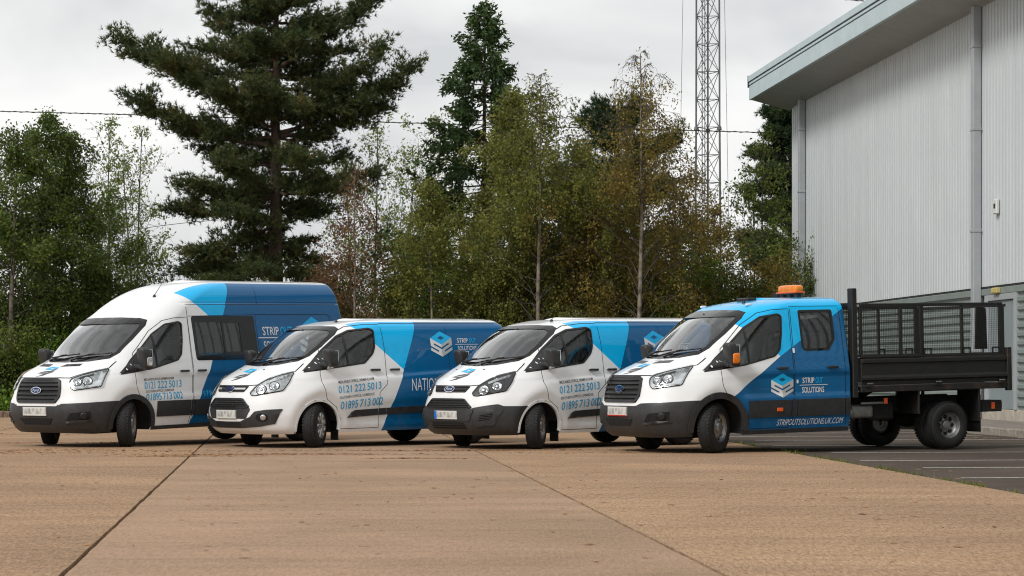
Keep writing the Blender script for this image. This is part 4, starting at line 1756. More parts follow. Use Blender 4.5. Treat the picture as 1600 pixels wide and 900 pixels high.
        gr = sh.drape('grille', rnd(ug, .015), 'F', MT['line'], root, off=.004, thick=.008, step=.05)
        body_trim = cfg['bumper'] == 'body'
        slats(gr, [.885], lambda z_: .36, .026, .016, MT['chrome'] if body_trim else MT['grille'])
        sh.drape('grille_frame', rnd(ug, .02), 'F', MT['grille'], gr, off=.014, thick=.012, step=.05, holes=[inset(ug, .012)])
        badge(gr, .882, .118, .047, .012)
        lg = up(mir([(0, .600), (.47, .600), (.525, .625), (.37, .748), (0, .750)]))
        lo = sh.drape('lower_grille', rnd(lg, .02), 'F', MT['line'], bumper if False else root, off=.010, thick=.012, step=.05)
        hw = lambda z_: np.interp(z_, [.60, .625, .75], [.47, .52, .37]) - .015
        slats(lo, [.632, .664, .696, .728], hw, .013, .020)
        sh.drape('grille_frame', rnd(lg, .03), 'F', MT['grille'], lo, off=.024, thick=.020, step=.05, holes=[inset(lg, .016)])
        if body_trim:
            sur = up(mir([(0, .450), (.45, .450), (.475, .465), (.545, .575), (.53, .612), (0, .606)]))
            sh.drape('plate_surround', rnd(sur, .02), 'F', MT['plastic'], bumper, off=.012, thick=.01, step=.06)
            ft_ = mir([(0, .315), (.33, .315), (.68, .340), (.84, .375), (.905, .590), (.76, .580), (.62, .555), (.55, .48), (.34, .410), (0, .405)])
            sh.drape('fog_trim', rnd(up(ft_), .015), 'F', MT['plastic'], bumper, off=.016, thick=.014, step=.06)
            slats(bumper, [.34, .365, .39], lambda z_: .33, .010, .022, MT['line'], 'intake_slat')
            for s in (-1, 1):
                sh.drape('fog_recess', ell(s * .715, .47 + dz, .075, .058), 'F', MT['line'], bumper, s, off=.018, thick=.004, step=.04)
                disc_on(sh, 'fog_lamp', (s * .735, .47 + dz), 'F', s, [(.045, .016), (.042, .030), (.03, .032), (.001, .033)], MT['lamp_silver'], bumper, 16)
        else:
            sur = up(mir([(0, .425), (.47, .425), (.50, .45), (.55, .57), (.53, .606), (0, .600)]))
            sh.drape('plate_surround', rnd(sur, .02), 'F', MT['plastic'], bumper, off=.018, thick=.014, step=.06)
            it = up(mir([(0, .315), (.40, .315), (.36, .405), (0, .405)]))
            sh.drape('intake', it, 'F', MT['line'], bumper, off=.010, thick=.006, step=.06)
            slats(bumper, [.345, .375], lambda z_: .37, .010, .018, MT['grille'], 'intake_slat')
            for s in (-1, 1):
                fp = up([(s * .56, .345), (s * .80, .37), (s * .885, .60), (s * .64, .575), (s * .575, .46)])
                sh.drape('fog_panel', rnd(fp, .03), 'F', MT['plastic'], bumper, s, off=.020, thick=.016, step=.05)
                g2 = up([(s * .63, .43), (s * .78, .455), (s * .80, .545), (s * .665, .53)])
                sh.drape('fog_recess', rnd(g2, .02), 'F', MT['line'], bumper, s, off=.0225, thick=.004, step=.05)
                for k in range(4):
                    zz = .452 + .021 * k + dz
                    sh.drape('fog_slat', [(s * .645, zz - .004), (s * .785, zz + .013), (s * .785, zz + .022), (s * .645, zz + .005)], 'F', MT['plastic'], bumper, s, off=.028, thick=.008, step=.06)
        for s in (-1, 1):
            for (ax, az, ar) in arches:
                ring = circ(ax, az, ar + .022, 26, -.16, math.pi + .16)
                ring_in = circ(ax, az, ar - .014, 26, -.16, math.pi + .16)
                sh.drape('wheel_arch', ring + ring_in[::-1], 'S', paint, root, s, off=.008, thick=.05, step=.05)
            for pts in ([(.50, .435), (.585, .515), (.66, .545), (1.085, .560), (1.085, .462)], [(1.105, .463), (1.105, .561), (1.235, .565), (1.235, .465)], [(1.25, .466), (1.25, .566), (wb - .44, .595), (wb - .43, .50)], [(wb + .42, .50), (wb + .43, .61), (xr - .15, .62), (xr - .15, .52)]):
                sh.drape('side_moulding', pts, 'S', MT['plastic'], root, s, off=.016, thick=.018, step=.08)
            # pressed panel outlines behind the doors
            sh.ribbon('panel_gap', [(1.26, .93), (2.50, .93), (2.50, 1.80), (1.26, 1.80)], .006, 'S', MT['line'], body, s, .001, .002) if False else None
            sh.ribbon('panel_gap', [(2.50, .29), (2.50, 1.835)], .007, 'S', MT['line'], body, s, .0012, .002)
            sh.ribbon('roof_joint', [(1.26, 1.845), (3.55, 1.845)], .010, 'S', MT['line'], body, s, .0012, .002)
            for (yy, zz) in ((.32, 1.165),):
                disc_on(sh, 'washer_jet', (s * yy, zz), 'F', s, [(.016, .0), (.014, .008), (.001, .010)], MT['plastic'], bonnet, 10)
        pz = (.443, .557)
    pl = sh.drape('number_plate', rect(-.26, .26, pz[0] + dz, pz[1] + dz), 'F', MT['plate'], root, off=.034, thick=.02, step=.13, smooth=False)
    pl.data.transform(Matrix.Translation((0, 0, .50 - (pz[0] + pz[1]) / 2 - dz)))
    PLZ = (pz[0] + pz[1]) / 2 + dz - .50
    if cfg.get('plate') == 'eu':
        sh.drape('plate_band', rect(.205, .258, pz[0] + .003, pz[1] - .003), 'F', MT['eu_blue'], pl, off=.0365, thick=.003, step=.1).location = (0, 0, -PLZ)
    if cfg.get('plate') == 'red':
        sh.drape('plate_border', rect(-.26, .26, pz[0] + dz - .004, pz[0] + dz + .012), 'F', MT['red'], pl, off=.036, thick=.02, step=.12).location = (0, 0, -PLZ)
    pl["lift"] = PLZ

    # ---- bonnet emblem: blue lid and grey bars of the cube
    if custom:
        L = [(.10, 1.135), (.03, 1.180), (-.17, 1.165), (-.12, 1.115)]
        S1 = [(-.13, 1.105), (-.18, 1.155), (-.18, 1.125), (-.10, 1.080), (.10, 1.055), (.02, 1.085)]
        S2 = [(.12, 1.045), (-.09, 1.065), (-.19, 1.11), (-.19, 1.075), (-.06, 1.02), (.10, 1.0), (-.05, 1.045)]
        hole = [(.02, 1.145), (-.02, 1.16), (-.09, 1.155), (-.05, 1.138)]
    else:
        L = [(.12, 1.195), (.04, 1.230), (-.15, 1.218), (-.09, 1.180)]
        S1 = [(-.10, 1.172), (-.16, 1.208), (-.16, 1.185), (-.09, 1.150), (.12, 1.140), (.03, 1.165)]
        S2 = [(.14, 1.130), (-.08, 1.140), (-.17, 1.175), (-.17, 1.150), (-.06, 1.105), (.12, 1.085), (-.04, 1.120)]
        hole = [(.03, 1.202), (-.01, 1.215), (-.08, 1.210), (-.04, 1.197)]
    sh.drape('emblem_lid', up(L), 'F', MT['l_lblue'], bonnet, off=.006, thick=0, step=.06, holes=[up(hole)])
    sh.drape('emblem_bar', up(S1), 'F', MT['l_dark'], bonnet, off=.006, thick=0, step=.06)
    sh.drape('emblem_bar', up(S2), 'F', MT['l_dark'], bonnet, off=.006, thick=0, step=.06)

    # ---- lettering on the near flank
    d = doors[-1]
    if kind != 'low':
        if kind == 'high':
            rows = [(.215, .985, .038, .63, 'MIDLANDS OFFICE, BIRMINGHAM', 'l_dark'), (.21, .862, .108, .80, '0121 222 5013', 'l_mblue'), (.235, .805, .036, .62, 'SOUTHERN OFFICE, UXBRIDGE', 'l_dark'), (.25, .684, .106, .77, '01895 713 002', 'l_mblue')]
            sl = .02
        else:
            rows = [(.345, .945, .040, .66, 'MIDLANDS OFFICE, BIRMINGHAM', 'l_dark'), (.335, .800, .108, .80, '0121 222 5013', 'l_mblue'), (.345, .715, .038, .66, 'SOUTHERN OFFICE, UXBRIDGE', 'l_dark'), (.37, .560, .115, .80, '01895 713 002', 'l_mblue')]
            sl = .075
        for x, z_, h, w, t, mt in rows:
            sh.text('lettering', t, x, z_, h, w, MT[mt], d, slope=sl, off=.005, bold=.006 if mt == 'l_mblue' else .004)
    if kind == 'high':
        sh.text('lettering', 'STRIP', 2.88, 1.655, .135, .375, MT['l_white'], body, bold=.012)
        sh.text('lettering', 'OUT', 3.29, 1.655, .135, .275, MT['l_lblue'], body, bold=.014)
        sh.drape('lettering_rule', rect(2.77, 3.62, 1.605, 1.622), 'S', MT['l_white'], body, off=.003, thick=0, step=.1)
        sh.text('lettering', 'SOLUTIONS', 2.87, 1.42, .14, .66, MT['l_white'], body, bold=.012)
        cube_logo(sh, 3.71, 1.27, .72, .68, body)
        sh.text('lettering', 'STRIPOUTSOLUTIONS.UK.COM', 1.455, .715, .085, 1.75, MT['l_lblue'], body, space=1.25)
        for s in (-1, 1):
            sh.ribbon('panel_gap', [(1.275, 1.97), (1.275, 2.15), (4.70, 2.15)], .010, 'S', MT['line'], body, s, .001, .002)
            sh.ribbon('panel_gap', [(2.85, 2.15), (2.87, 2.46)], .008, 'S', MT['line'], body, s, .001, .002)
            sh.ribbon('panel_gap', [(2.76, 1.99), (4.45, 1.985), (4.50, 1.95), (4.52, 1.30)], .008, 'S', MT['line'], body, s, .001, .002)
    elif custom:
        cube_logo(sh, 2.17, 1.355, .42, .365, body, .02)
        sh.text('lettering', 'STRIP', 2.70, 1.548, .068, .215, MT['l_white'], body, .01, bold=.012)
        sh.text('lettering', 'OUT', 2.94, 1.548, .068, .13, MT['l_lblue'], body, .01, bold=.012)
        sh.drape('lettering_rule', rect(2.66, 3.12, 1.518, 1.526), 'S', MT['l_white'], body, off=.003, thick=0, step=.1)
        sh.text('lettering', 'SOLUTIONS', 2.70, 1.425, .070, .38, MT['l_white'], body, .01, bold=.012)
        sh.text('lettering', 'NATIONWIDE', 1.72, .815, .185, .90, MT['l_white'], body, bold=-.006)
    else:
        cube_logo(sh, .87, .765, .37, .315, rdoors[-1] if False else doors[-1])
        sh.text('lettering', 'STRIP', 1.395, .935, .078, .20, MT['l_white'], rdoors[-1], bold=.012)
        sh.text('lettering', 'OUT', 1.615, .935, .078, .12, MT['l_lblue'], rdoors[-1], bold=.012)
        sh.drape('lettering_rule', rect(1.345, 1.82, .903, .911), 'S', MT['l_white'], rdoors[-1], off=.003, thick=0, step=.1)
        sh.text('lettering', 'SOLUTIONS', 1.385, .800, .080, .375, MT['l_white'], rdoors[-1], bold=.012)
        sh.text('lettering', 'STRIPOUTSOLUTIONS.UK.COM', .96, .352, .082, 1.11, MT['l_white'], body, shear=.22, bold=-.002, off=.005)
        for s in (-1, 1):
            mb = MB()
            h, n = sh.hit((1.0, .575), 'S', s)
            mb.rbox(.945, 1.045, min(h.y, h.y + n.y * .03), max(h.y, h.y + n.y * .03), .548, .600, .01)
            mb.build('side_marker', MT['amber2'], root)
            sh.drape('hinge', rect(1.262, 1.288, 1.36, 1.43, .01), 'S', MT['l_white'], rdoors[s], s, off=.012, thick=.012, step=.05)
            sh.drape('hinge', rect(1.300, 1.322, .935, .985, .005), 'S', MT['l_white'], rdoors[s], s, off=.010, thick=.010, step=.05)

    # ---- aerial
    ax, ay = cfg['aerial']
    h, n = sh.hit((ax, ay), 'T')
    mb = MB()
    mb.lathe([(.03, -.004), (.022, .02), (.008, .035), (.001, .036)], tuple(h), 'z', 10)
    mb.tube([h + Vector((0, 0, .02)), h + Vector((cfg['aerial_len'] * .62, 0, cfg['aerial_len'] * .78))], [.006, .003], 5)
    mb.build('aerial', MT['seal'], root)

    # ---- inside
    dp = [(-.28, 1.16), (-.05, 1.205), (.12, 1.20), (.22, 1.12), (.26, .98), (.18, .70), (-.28, .70)]
    if custom:
        dp = [(a, b - .05) for a, b in dp]
    mb = MB()
    n = len(dp)
    ys = np.linspace(-.80, .80, 9)
    Vd = [(a + .10 * (abs(y) / .8) ** 2, y, b) for y in ys for a, b in dp]
    Fd = [(i * n + k, i * n + (k + 1) % n, (i + 1) * n + (k + 1) % n, (i + 1) * n + k) for i in range(len(ys) - 1) for k in range(n)]
    dash = mk('dashboard', Vd, Fd, MT['dash'], root, False)
    mb = MB()
    c = Vector((.36, .38, 1.13 if not custom else 1.08))
    ring = [c + Vector((.10 * math.sin(a) * 1.0, .195 * math.cos(a), .165 * math.sin(a))) for a in np.linspace(0, 2 * math.pi, 25)]
    mb.tube(ring, .014, 6)
    for a in (0.2, math.pi - .2, -math.pi / 2):
        mb.tube([c + Vector((-.02, 0, -.02)), c + Vector((.10 * math.sin(a), .195 * math.cos(a), .165 * math.sin(a)))], .013, 5)
    mb.tube([c + Vector((-.02, 0, -.02)), c + Vector((-.25, 0, -.12))], .03, 8)
    mb.build('steering_wheel', MT['interior'], root)
    zs = .84 if custom else .90
    for y in (-.62, -.18, .38):
        seat(root, .52, y, zs, .21 if y < 0 else .24)
    if kind in ('high', 'low'):
        for y in (-.6, -.12, .36):
            seat(root, 1.42 if kind == 'low' else 1.75, y, .90, .22)
    if kind != 'low':
        bx = 1.42 if custom else 2.74
        mb = MB()
        mb.rbox(bx, bx + .03, -.84 if not custom else -.80, .84 if not custom else .80, .45, 1.79 if custom else 2.05, .01)
        for y in np.linspace(-.7, .7, 9):
            mb.rbox(bx - .012, bx + .002, y - .02, y + .02, .5, 1.75 if custom else 2.0, .005)
        mb.build('bulkhead', MT['headliner'], root)
    else:
        sh.drape('rear_window_frame', [(0, 0)] * 0 or rect(-.65, .65, 1.42, 1.96, .04), 'F', MT['seal'], root) if False else None
        mb = MB()
        for (a, b, c_, e) in ((-.66, .66, 1.41, 1.455), (-.66, .66, 1.925, 1.97), (-.66, -.61, 1.455, 1.925), (.61, .66, 1.455, 1.925)):
            mb.rbox(2.205, 2.235, a, b, c_, e, .004)
        f = mb.build('rear_window_frame', MT['seal'], root)
        mb = MB()
        mb.box(2.218, 2.222, -.62, .62, 1.45, 1.93)
        mb.build('rear_window', MT['midglass'], f)
    mb = MB()
    h, n = sh.hit((0, ztop - .07), 'F')
    V_, F_ = blob(h.x + .07, 0, h.z - .02, .02, .12, .035, .5, 8)
    mb.add(V_, F_, True)
    mb.tube([(h.x + .02, 0, h.z + .02), (h.x + .07, 0, h.z)], .012, 6)
    mb.build('rear_view_mirror', MT['interior'], root)

    # ---- underneath
    mb = MB()
    xe = (xr - .15) if kind != 'low' else 2.15
    mb.box(-.62, -.46, -.70, .70, .24, .62)
    mb.box(-.46, .46, -.50, .50, .26, .85)
    mb.box(.46, (wb - .46) if kind != 'low' else xe, -.88, .88, .27, .55)
    if kind != 'low':
        mb.box(wb - .46, wb + .46, -.52, .52, .34, .70)
        mb.box(wb + .46, xe, -.85, .85, .32, .55)
        mb.tube([(wb, -.78, .34), (wb, .78, .34)], .05, 8)
        mb.tube([(.6, .35, .24), (2.2, .38, .23), (xe, .40, .30)], .04, 8)
    mb.tube([(0, -.80, .33), (0, .80, .33)], .045, 8)
    mb.box(-.30, .30, -.46, .46, .20, .30)
    mb.build('underbody', MT['under'], root)
    for s in (-1, 1):
        for (ax_, az_, ar_) in arches:
            V_, F_ = [], []
            na = 18
            yo, yi = s * (.955 if not custom else .93), s * .52
            for k in range(na + 1):
                a = -.25 + (math.pi + .5) * k / na
                for y in (yo, yi):
                    V_.append((ax_ + (ar_ + .02) * math.cos(a), y, az_ + (ar_ + .02) * math.sin(a)))
            for k in range(na):
                F_.append((2 * k, 2 * k + 1, 2 * k + 3, 2 * k + 2))
            V_.append((ax_, yi, az_))
            for k in range(na):
                F_.append((2 * k + 1, len(V_) - 1, 2 * k + 3))
            mk('wheel_well', V_, F_, MT['under'], root, True)
        if cfg.get('flaps'):
            mb = MB()
            y = s * .80
            mb.rbox(.385, .40, y - .095, y + .095, .10, .40, .006)
            mb.build('mudflap', MT['seal'], root)

    # ---- tilt everything that rides on the springs, then hang the wheels
    for ch in list(root.children):
        raked(ch, rk)
        if ch.name.startswith('number_plate'):
            ch.matrix_local = ch.matrix_local @ Matrix.Translation((0, 0, ch["lift"]))
            del ch["lift"]
    r = cfg['r']
    st = R(cfg.get('steer', 27))
    ty = cfg['track'] / 2
    for s in (-1, 1):
        wheel(root, .0, s * ty, r, st, cfg['rim'], s, .215)
        if kind != 'low':
            wheel(root, wb, s * (ty - .01), r, 0, cfg['rim'], s, .215)
    return root, sh


VANS = {}
VANS['minibus'] = van('minibus', 'high', (-6.49, 33.3), 52.0, 1.3, dict(wb=3.75, bumper='black', lamps='silver', mirror='clear', r=.355, track=1.75, rim='steel', aerial=(1.02, -.42), aerial_len=.33, dz=-.015, steer=37),
    'tall white and blue high-roof van with black bumper and tinted side window, parked leftmost', 'van', 'vans parked in a staggered row')
VANS['van_a'] = van('panel_van', 'custom', (-3.48, 33.0), 39.9, .8, dict(wb=2.933, bumper='body', lamps='silver', mirror='low', r=.335, track=1.70, rim='cover', aerial=(.80, -.30), aerial_len=.10, flaps=True, steer=37),
    'low white and blue panel van with white bumper and chrome strip in its grille', 'van', 'vans parked in a staggered row')
VANS['van_b'] = van('panel_van', 'custom', (-.197, 32.408), 39.95, .8, dict(wb=2.933, bumper='black', lamps='dark', mirror='low', r=.335, track=1.70, rim='steel', aerial=(.80, -.30), aerial_len=.10, flaps=True, plate='eu', steer=37),
    'low white and blue panel van with black plastic bumper, dark headlights and blue-banded plate', 'van', 'vans parked in a staggered row')
# ------------------------------------------------------------------ tipper truck: cab from the same press tools, steel body behind
def rusty(name, base, rust=.35):
    k = NT(name)
    n1 = k.noise(5, 7, .7)
    n2 = k.noise(22, 5, .6)
    f = k.math('MULTIPLY', k.ramp(n1, .50, 0.0, .72, 1.0), k.ramp(n2, .35, .2, .7, 1.0))
    f = k.math('MULTIPLY', f, rust * 2)
    c = k.mix(f, k.ramp(n2, .3, tuple(v * .7 for v in base), .75, tuple(v * 1.5 for v in base)), (.13, .055, .022))
    sc = k.ramp(k.noise(60, 3, .8), .70, 0.0, .78, .35)
    c = k.mix(sc, c, (.16, .15, .14))
    rr = k.ramp(n1, .3, .42, .8, .85)
    b = k.bsdf(Base_Color=c, Roughness=rr)
    k.bump(b, n2, .3, .004)
    return k.m


MT['bed'] = rusty('worn_black_steel', (.008, .008, .008), .06)
MT['bed_rust'] = rusty('rusted_black_steel', (.011, .010, .009), .42)
MT['mesh'] = pmat('mesh_wire', (.016, .015, .015), .6, .3, var=.4)
MT['galv'] = pmat('dull_alloy', (.22, .22, .21), .5, .6, var=.3, scale=12)

truck, tsh = van('tipper_truck', 'low', (2.40, 30.874), 26.7, 1.3, dict(wb=3.954, bumper='black', lamps='silver', mirror='amber', r=.35, track=1.75, rim='steel', aerial=(.86, -.36), aerial_len=.22, dz=.02, plate='red', steer=32),
    'blue and white double-cab truck with amber beacon and black mesh-sided tipper bed', 'truck', 'vans parked in a staggered row')


def truck_body():
    before = set(truck.children)
    T = truck
    BX0, BX1, BY = 2.37, 5.05, 1.04

    def box(name, mat, par, *b, bev=.006):
        mb = MB()
        mb.rbox(*b, bev)
        return mb.build(name, mat, par)
    floor = box('bed_floor', MT['bed'], T, BX0, BX1, -BY + .03, BY - .03, .80, .86)
    for s in (-1, 1):
        ya = lambda a, b: (min(s * a, s * b), max(s * a, s * b))
        side = box('drop_side', MT['bed'], T, BX0 + .01, BX1 - .06, *ya(BY - .025, BY), .875, 1.235)
        box('side_top_rail', MT['bed'], side, BX0 + .01, BX1 - .06, *ya(BY - .03, BY + .022), 1.185, 1.255, bev=.012)
        mb = MB()      # pressed ledge along the board
        x0, x1 = BX0 + .01, BX1 - .06
        P = [(BY + .001, 1.02), (BY + .035, .985), (BY + .035, .955), (BY + .001, .93)]
        V = [(x, s * a, b) for x in (x0, x1) for a, b in P]
        mb.add(V, [(0, 1, 5, 4), (1, 2, 6, 5), (2, 3, 7, 6), (0, 3, 2, 1), (4, 5, 6, 7)])
        mb.build('pressed_ledge', MT['bed'], side)
        box('bottom_rail', MT['bed_rust'], T, BX0, BX1, *ya(BY - .06, BY + .012), .775, .868, bev=.008)
        for x in (2.50, 3.72, 4.88):
            h = box('hinge', MT['bed_rust'], side, x - .06, x + .06, *ya(BY + .005, BY + .045), .85, .885)
            box('hinge_pin', MT['galv'], side, x - .05, x + .05, *ya(BY + .03, BY + .055), .89, .91)
        box('rear_post', MT['bed_rust'], T, BX1 - .055, BX1 + .03, *ya(BY - .05, BY + .03), .74, 1.38, bev=.01)
        box('headboard_post', MT['bed'], T, 2.255, 2.345, *ya(BY - .14, BY - .02), .70, 2.265, bev=.01)
        # mesh cage above the board
        fr = MB()
        zb_, zt = 1.31, 2.0
        yy = ya(BY - .045, BY - .01)
        fr.rbox(BX0 + .02, BX1 - .10, *yy, zt, zt + .045, .006)
        fr.rbox(BX0 + .02, BX1 - .02, *yy, zb_ - .035, zb_, .006)
        fr.rbox(BX0 + .02, BX1 - .05, *ya(BY - .05, BY - .005), 1.27, 1.295, .004)
        for x, w in ((2.40, .05), (3.10, .05), (3.47, .07), (4.20, .035), (4.93, .10)):
            fr.rbox(x - w / 2, x + w / 2, *ya(BY - .044, BY - .011), zb_, zt, .004)
        frame = fr.build('cage_frame', MT['bed'], T)
        wm = MB()
        y = s * (BY - .028)
        r_ = .0015
        for x in np.arange(BX0 + .06, BX1 - .12, .031):
            wm.box(x - r_, x + r_, y - r_, y + r_, zb_, zt)
        for z in np.arange(zb_ + .02, zt, .031):
            wm.box(BX0 + .05, BX1 - .12, y + r_, y + 3 * r_, z - r_, z + r_)
        tag(wm.build('wire_mesh', MT['mesh'], frame), kind='stuff')
        for x in (3.56, 4.27, 4.80):     # little ladder hooks on the lower rail
            hk = MB()
            for a, b, c, d in ((-.07, .07, 1.37, 1.39), (-.07, -.05, 1.31, 1.39), (.05, .07, 1.31, 1.39)):
                hk.rbox(x + a, x + b, *ya(BY - .008, BY + .012), c, d, .003)
            hk.build('hook', MT['bed'], frame)
    # boards carried upright in the cage
    mb = MB()
    mb.add([(4.52, -.93, 1.36), (4.74, -.93, 1.36), (4.72, -.93, 1.96), (4.55, -.93, 1.99), (4.52, -.90, 1.36), (4.74, -.90, 1.36), (4.72, -.90, 1.96), (4.55, -.90, 1.99)],
           [(0, 1, 2, 3), (4, 7, 6, 5), (0, 4, 5, 1), (1, 5, 6, 2), (2, 6, 7, 3), (3, 7, 4, 0)])
    mb.build('side_board', MT['bed'], T)
    # headboard with mesh
    hb = MB()
    hb.rbox(2.27, 2.33, -.90, .90, 2.0, 2.06, .006)
    hb.rbox(2.27, 2.33, -.90, .90, 1.26, 1.32, .006)
    hb.rbox(2.285, 2.315, -.90, .90, .80, 1.26, .006)
    hbo = hb.build('headboard', MT['bed'], T)
    wm = MB()
    for y in np.arange(-.88, .89, .031):
        wm.box(2.298, 2.302, y - .0015, y + .0015, 1.32, 2.0)
    for z in np.arange(1.34, 2.0, .031):
        wm.box(2.302, 2.306, -.9, .9, z - .002, z + .002)
    tag(wm.build('wire_mesh', MT['mesh'], hbo), kind='stuff')
    tg = box('tailgate', MT['bed'], T, BX1 - .02, BX1 + .012, -BY + .06, BY - .06, .88, 1.25)
    box('tail_rail', MT['bed_rust'], tg, BX1 - .03, BX1 + .03, -BY + .06, BY - .06, 1.22, 1.27)
    cg = MB()
    cg.rbox(BX1 - .06, BX1 - .02, -BY + .03, BY - .03, 1.98, 2.02, .005)
    cg.rbox(BX1 - .06, BX1 - .02, -.02, .02, 1.27, 1.98, .005)
    cg.build('rear_frame', MT['bed'], T)
    # chassis
    for s in (-1, 1):
        box('chassis_rail', MT['under'], T, 2.05, 5.0, s * .40 - .04, s * .40 + .04, .50, .68, bev=.01)
        ya = lambda a, b: (min(s * a, s * b), max(s * a, s * b))
        g = MB()     # plate in front of the rear wheels, guard above and flap behind
        g.rbox(3.40, 3.425, *ya(.50, 1.0), .44, .78, .004)
        g.rbox(3.40, 4.52, *ya(.50, 1.0), .765, .785, .004)
        g.rbox(4.50, 4.525, *ya(.50, 1.0), .30, .78, .004)
        g.build('mudguard', MT['bed'], T)
        box('guard_edge', MT['bed_rust'], T, 3.395, 3.43, *ya(.985, 1.012), .44, .785, bev=.004)
        box('guard_edge', MT['bed_rust'], T, 4.495, 4.528, *ya(.985, 1.012), .42, .785, bev=.004)
        f = box('mudflap', MT['seal'], T, 4.53, 4.545, *ya(.58, .99), .14, .46, bev=.005)
        lb = box('rear_lamp_bracket', MT['under'], T, 4.62, 5.0, *ya(.60, .92), .43, .60, bev=.01)
        box('side_marker', MT['amber2'], lb, 4.80, 4.86, *ya(.918, .932), .47, .57, bev=.005)
        box('tail_lamp', MT['red'], lb, 5.0, 5.02, *ya(.66, .90), .47, .57, bev=.005)
        box('bracket_strut', MT['under'], T, 4.72, 4.76, *ya(.62, .66), .58, .80, bev=.004)
        box('side_marker', MT['amber2'], T, 2.84, 2.90, *ya(.93, .955), .60, .685, bev=.008)
        box('marker_arm', MT['galv'], T, 2.45, 2.84, *ya(.90, .94), .60, .635, bev=.008)
    tank = MB()
    V, F = blob(2.52, -.72, .50, .20, .16, .10, .35, 12)
    tank.add(V, F, True)
    tank.tube([(2.24, -.80, .50), (2.42, -.78, .46)], .085, 12)
    tank.build('exhaust_tank', MT['galv'], T)
    ut = MB()
    ut.rbox(2.75, 3.2, -.70, -.45, .36, .62, .03)
    ut.rbox(2.6, 3.3, .45, .75, .33, .62, .03)
    ut.tube([(2.2, 0, .5), (3.954, 0, .38)], .04, 8)
    ut.tube([(3.954, -.75, .35), (3.954, .75, .35)], .06, 10)
    V, F = blob(3.954, 0, .36, .16, .16, .15, .8, 10)
    ut.add(V, F, True)
    for s in (-1, 1):
        ut.tube([(3.3, s * .48, .52), (3.954, s * .48, .42), (4.6, s * .48, .55)], .035, 6)
    ut.tube([(2.9, 0, .60), (3.3, 0, .80)], .06, 8)
    ut.rbox(2.0, 2.3, -.3, .3, .3, .6, .03)
    ut.build('drive_line', MT['under'], T)
    # beacon and roof furniture
    bz = 2.125
    br = MB()
    for y in (-.18, .18, .0):
        br.rbox(1.86, 1.94, y - .045, y + .045, bz - .02, bz + .11, .006)
    br.rbox(1.84, 1.96, -.24, .24, bz + .085, bz + .099, .006)
    bo = br.build('beacon', MT['grille'], T)
    V, F = blob(1.90, 0, bz + .158, .085, .248, .064, .45, 16)
    mk('beacon_lens', V, F, MT['amber'], bo, True)
    lr = MB()
    lr.rbox(1.81, 1.99, -.25, .25, bz + .098, bz + .122, .008)
    lr.build('beacon_base', MT['amber2'], bo)
    rm = MB()
    rm.rbox(1.06, 1.22, -.15, .15, bz - .04, bz + .04, .012)
    rm.build('roof_vent', MT['grille'], T)
    for s in (-1, 1):
        h, n = tsh.hit((.78, s * .60), 'T')
        V, F = blob(h.x, h.y, h.z + .012, .05, .025, .02, .6, 8)
        mk('marker_lamp', V, F, MT['l_white'], T, True)
    for ch in T.children:
        if ch not in before:
            raked(ch, 1.3)
    for s in (-1, 1):
        wheel(T, 3.954, s * .93, .35, 0, 'dual', s, .20)
        wheel(T, 3.954, s * .69, .35, 0, 'dual', s, .20)


truck_body()
# ------------------------------------------------------------------ trees and undergrowth
def leaf_mat(name, cols, trans=.35, rough=.55):
    """cols: list of (position, colour) picked at random per leaf"""
    k = NT(name)
    g = k.n("ShaderNodeNewGeometry")
    nd = k.n("ShaderNodeValToRGB")
    e = nd.color_ramp.elements
    for i, (p, c) in enumerate(cols):
        el = e[i] if i < 2 else e.new(p)
        el.position = p
        el.color = (*c, 1)
    f = k.math('ADD', k.math('MULTIPLY', g.outputs['Random Per Island'], .50), k.math('MULTIPLY', k.ramp(k.noise(1.3, 4, .65), .32, 0.0, .68, 1.0), .50))
    k.l(f, nd.inputs['Fac'])
    b = k.n("ShaderNodeBsdfPrincipled", Roughness=rough)
    b.inputs['Specular IOR Level'].default_value = .3
    t = k.n("ShaderNodeBsdfTranslucent")
    k.l(nd.outputs[0], b.inputs['Base Color'])
    k.l(nd.outputs[0], t.inputs['Color'])
    mx = k.n("ShaderNodeMixShader")
    mx.inputs[0].default_value = trans
    k.l(b.outputs[0], mx.inputs[1])
    k.l(t.outputs[0], mx.inputs[2])
    k.l(mx.outputs[0], k.out.inputs['Surface'])
    return k.m


def bark_mat(name, a, b_, scale=6, stretch=.25):
    k = NT(name)
    mp = k.n("ShaderNodeMapping")
    mp.inputs['Scale'].default_value = (1, 1, stretch)
    k.l(k.obj(), mp.inputs[0])
    f = k.noise(scale, 6, .65, mp.outputs[0])
    c = k.ramp(f, .36, a, .62, b_)
    b = k.bsdf(Base_Color=c, Roughness=.9)
    k.bump(b, f, .6, .03)
    return k.m


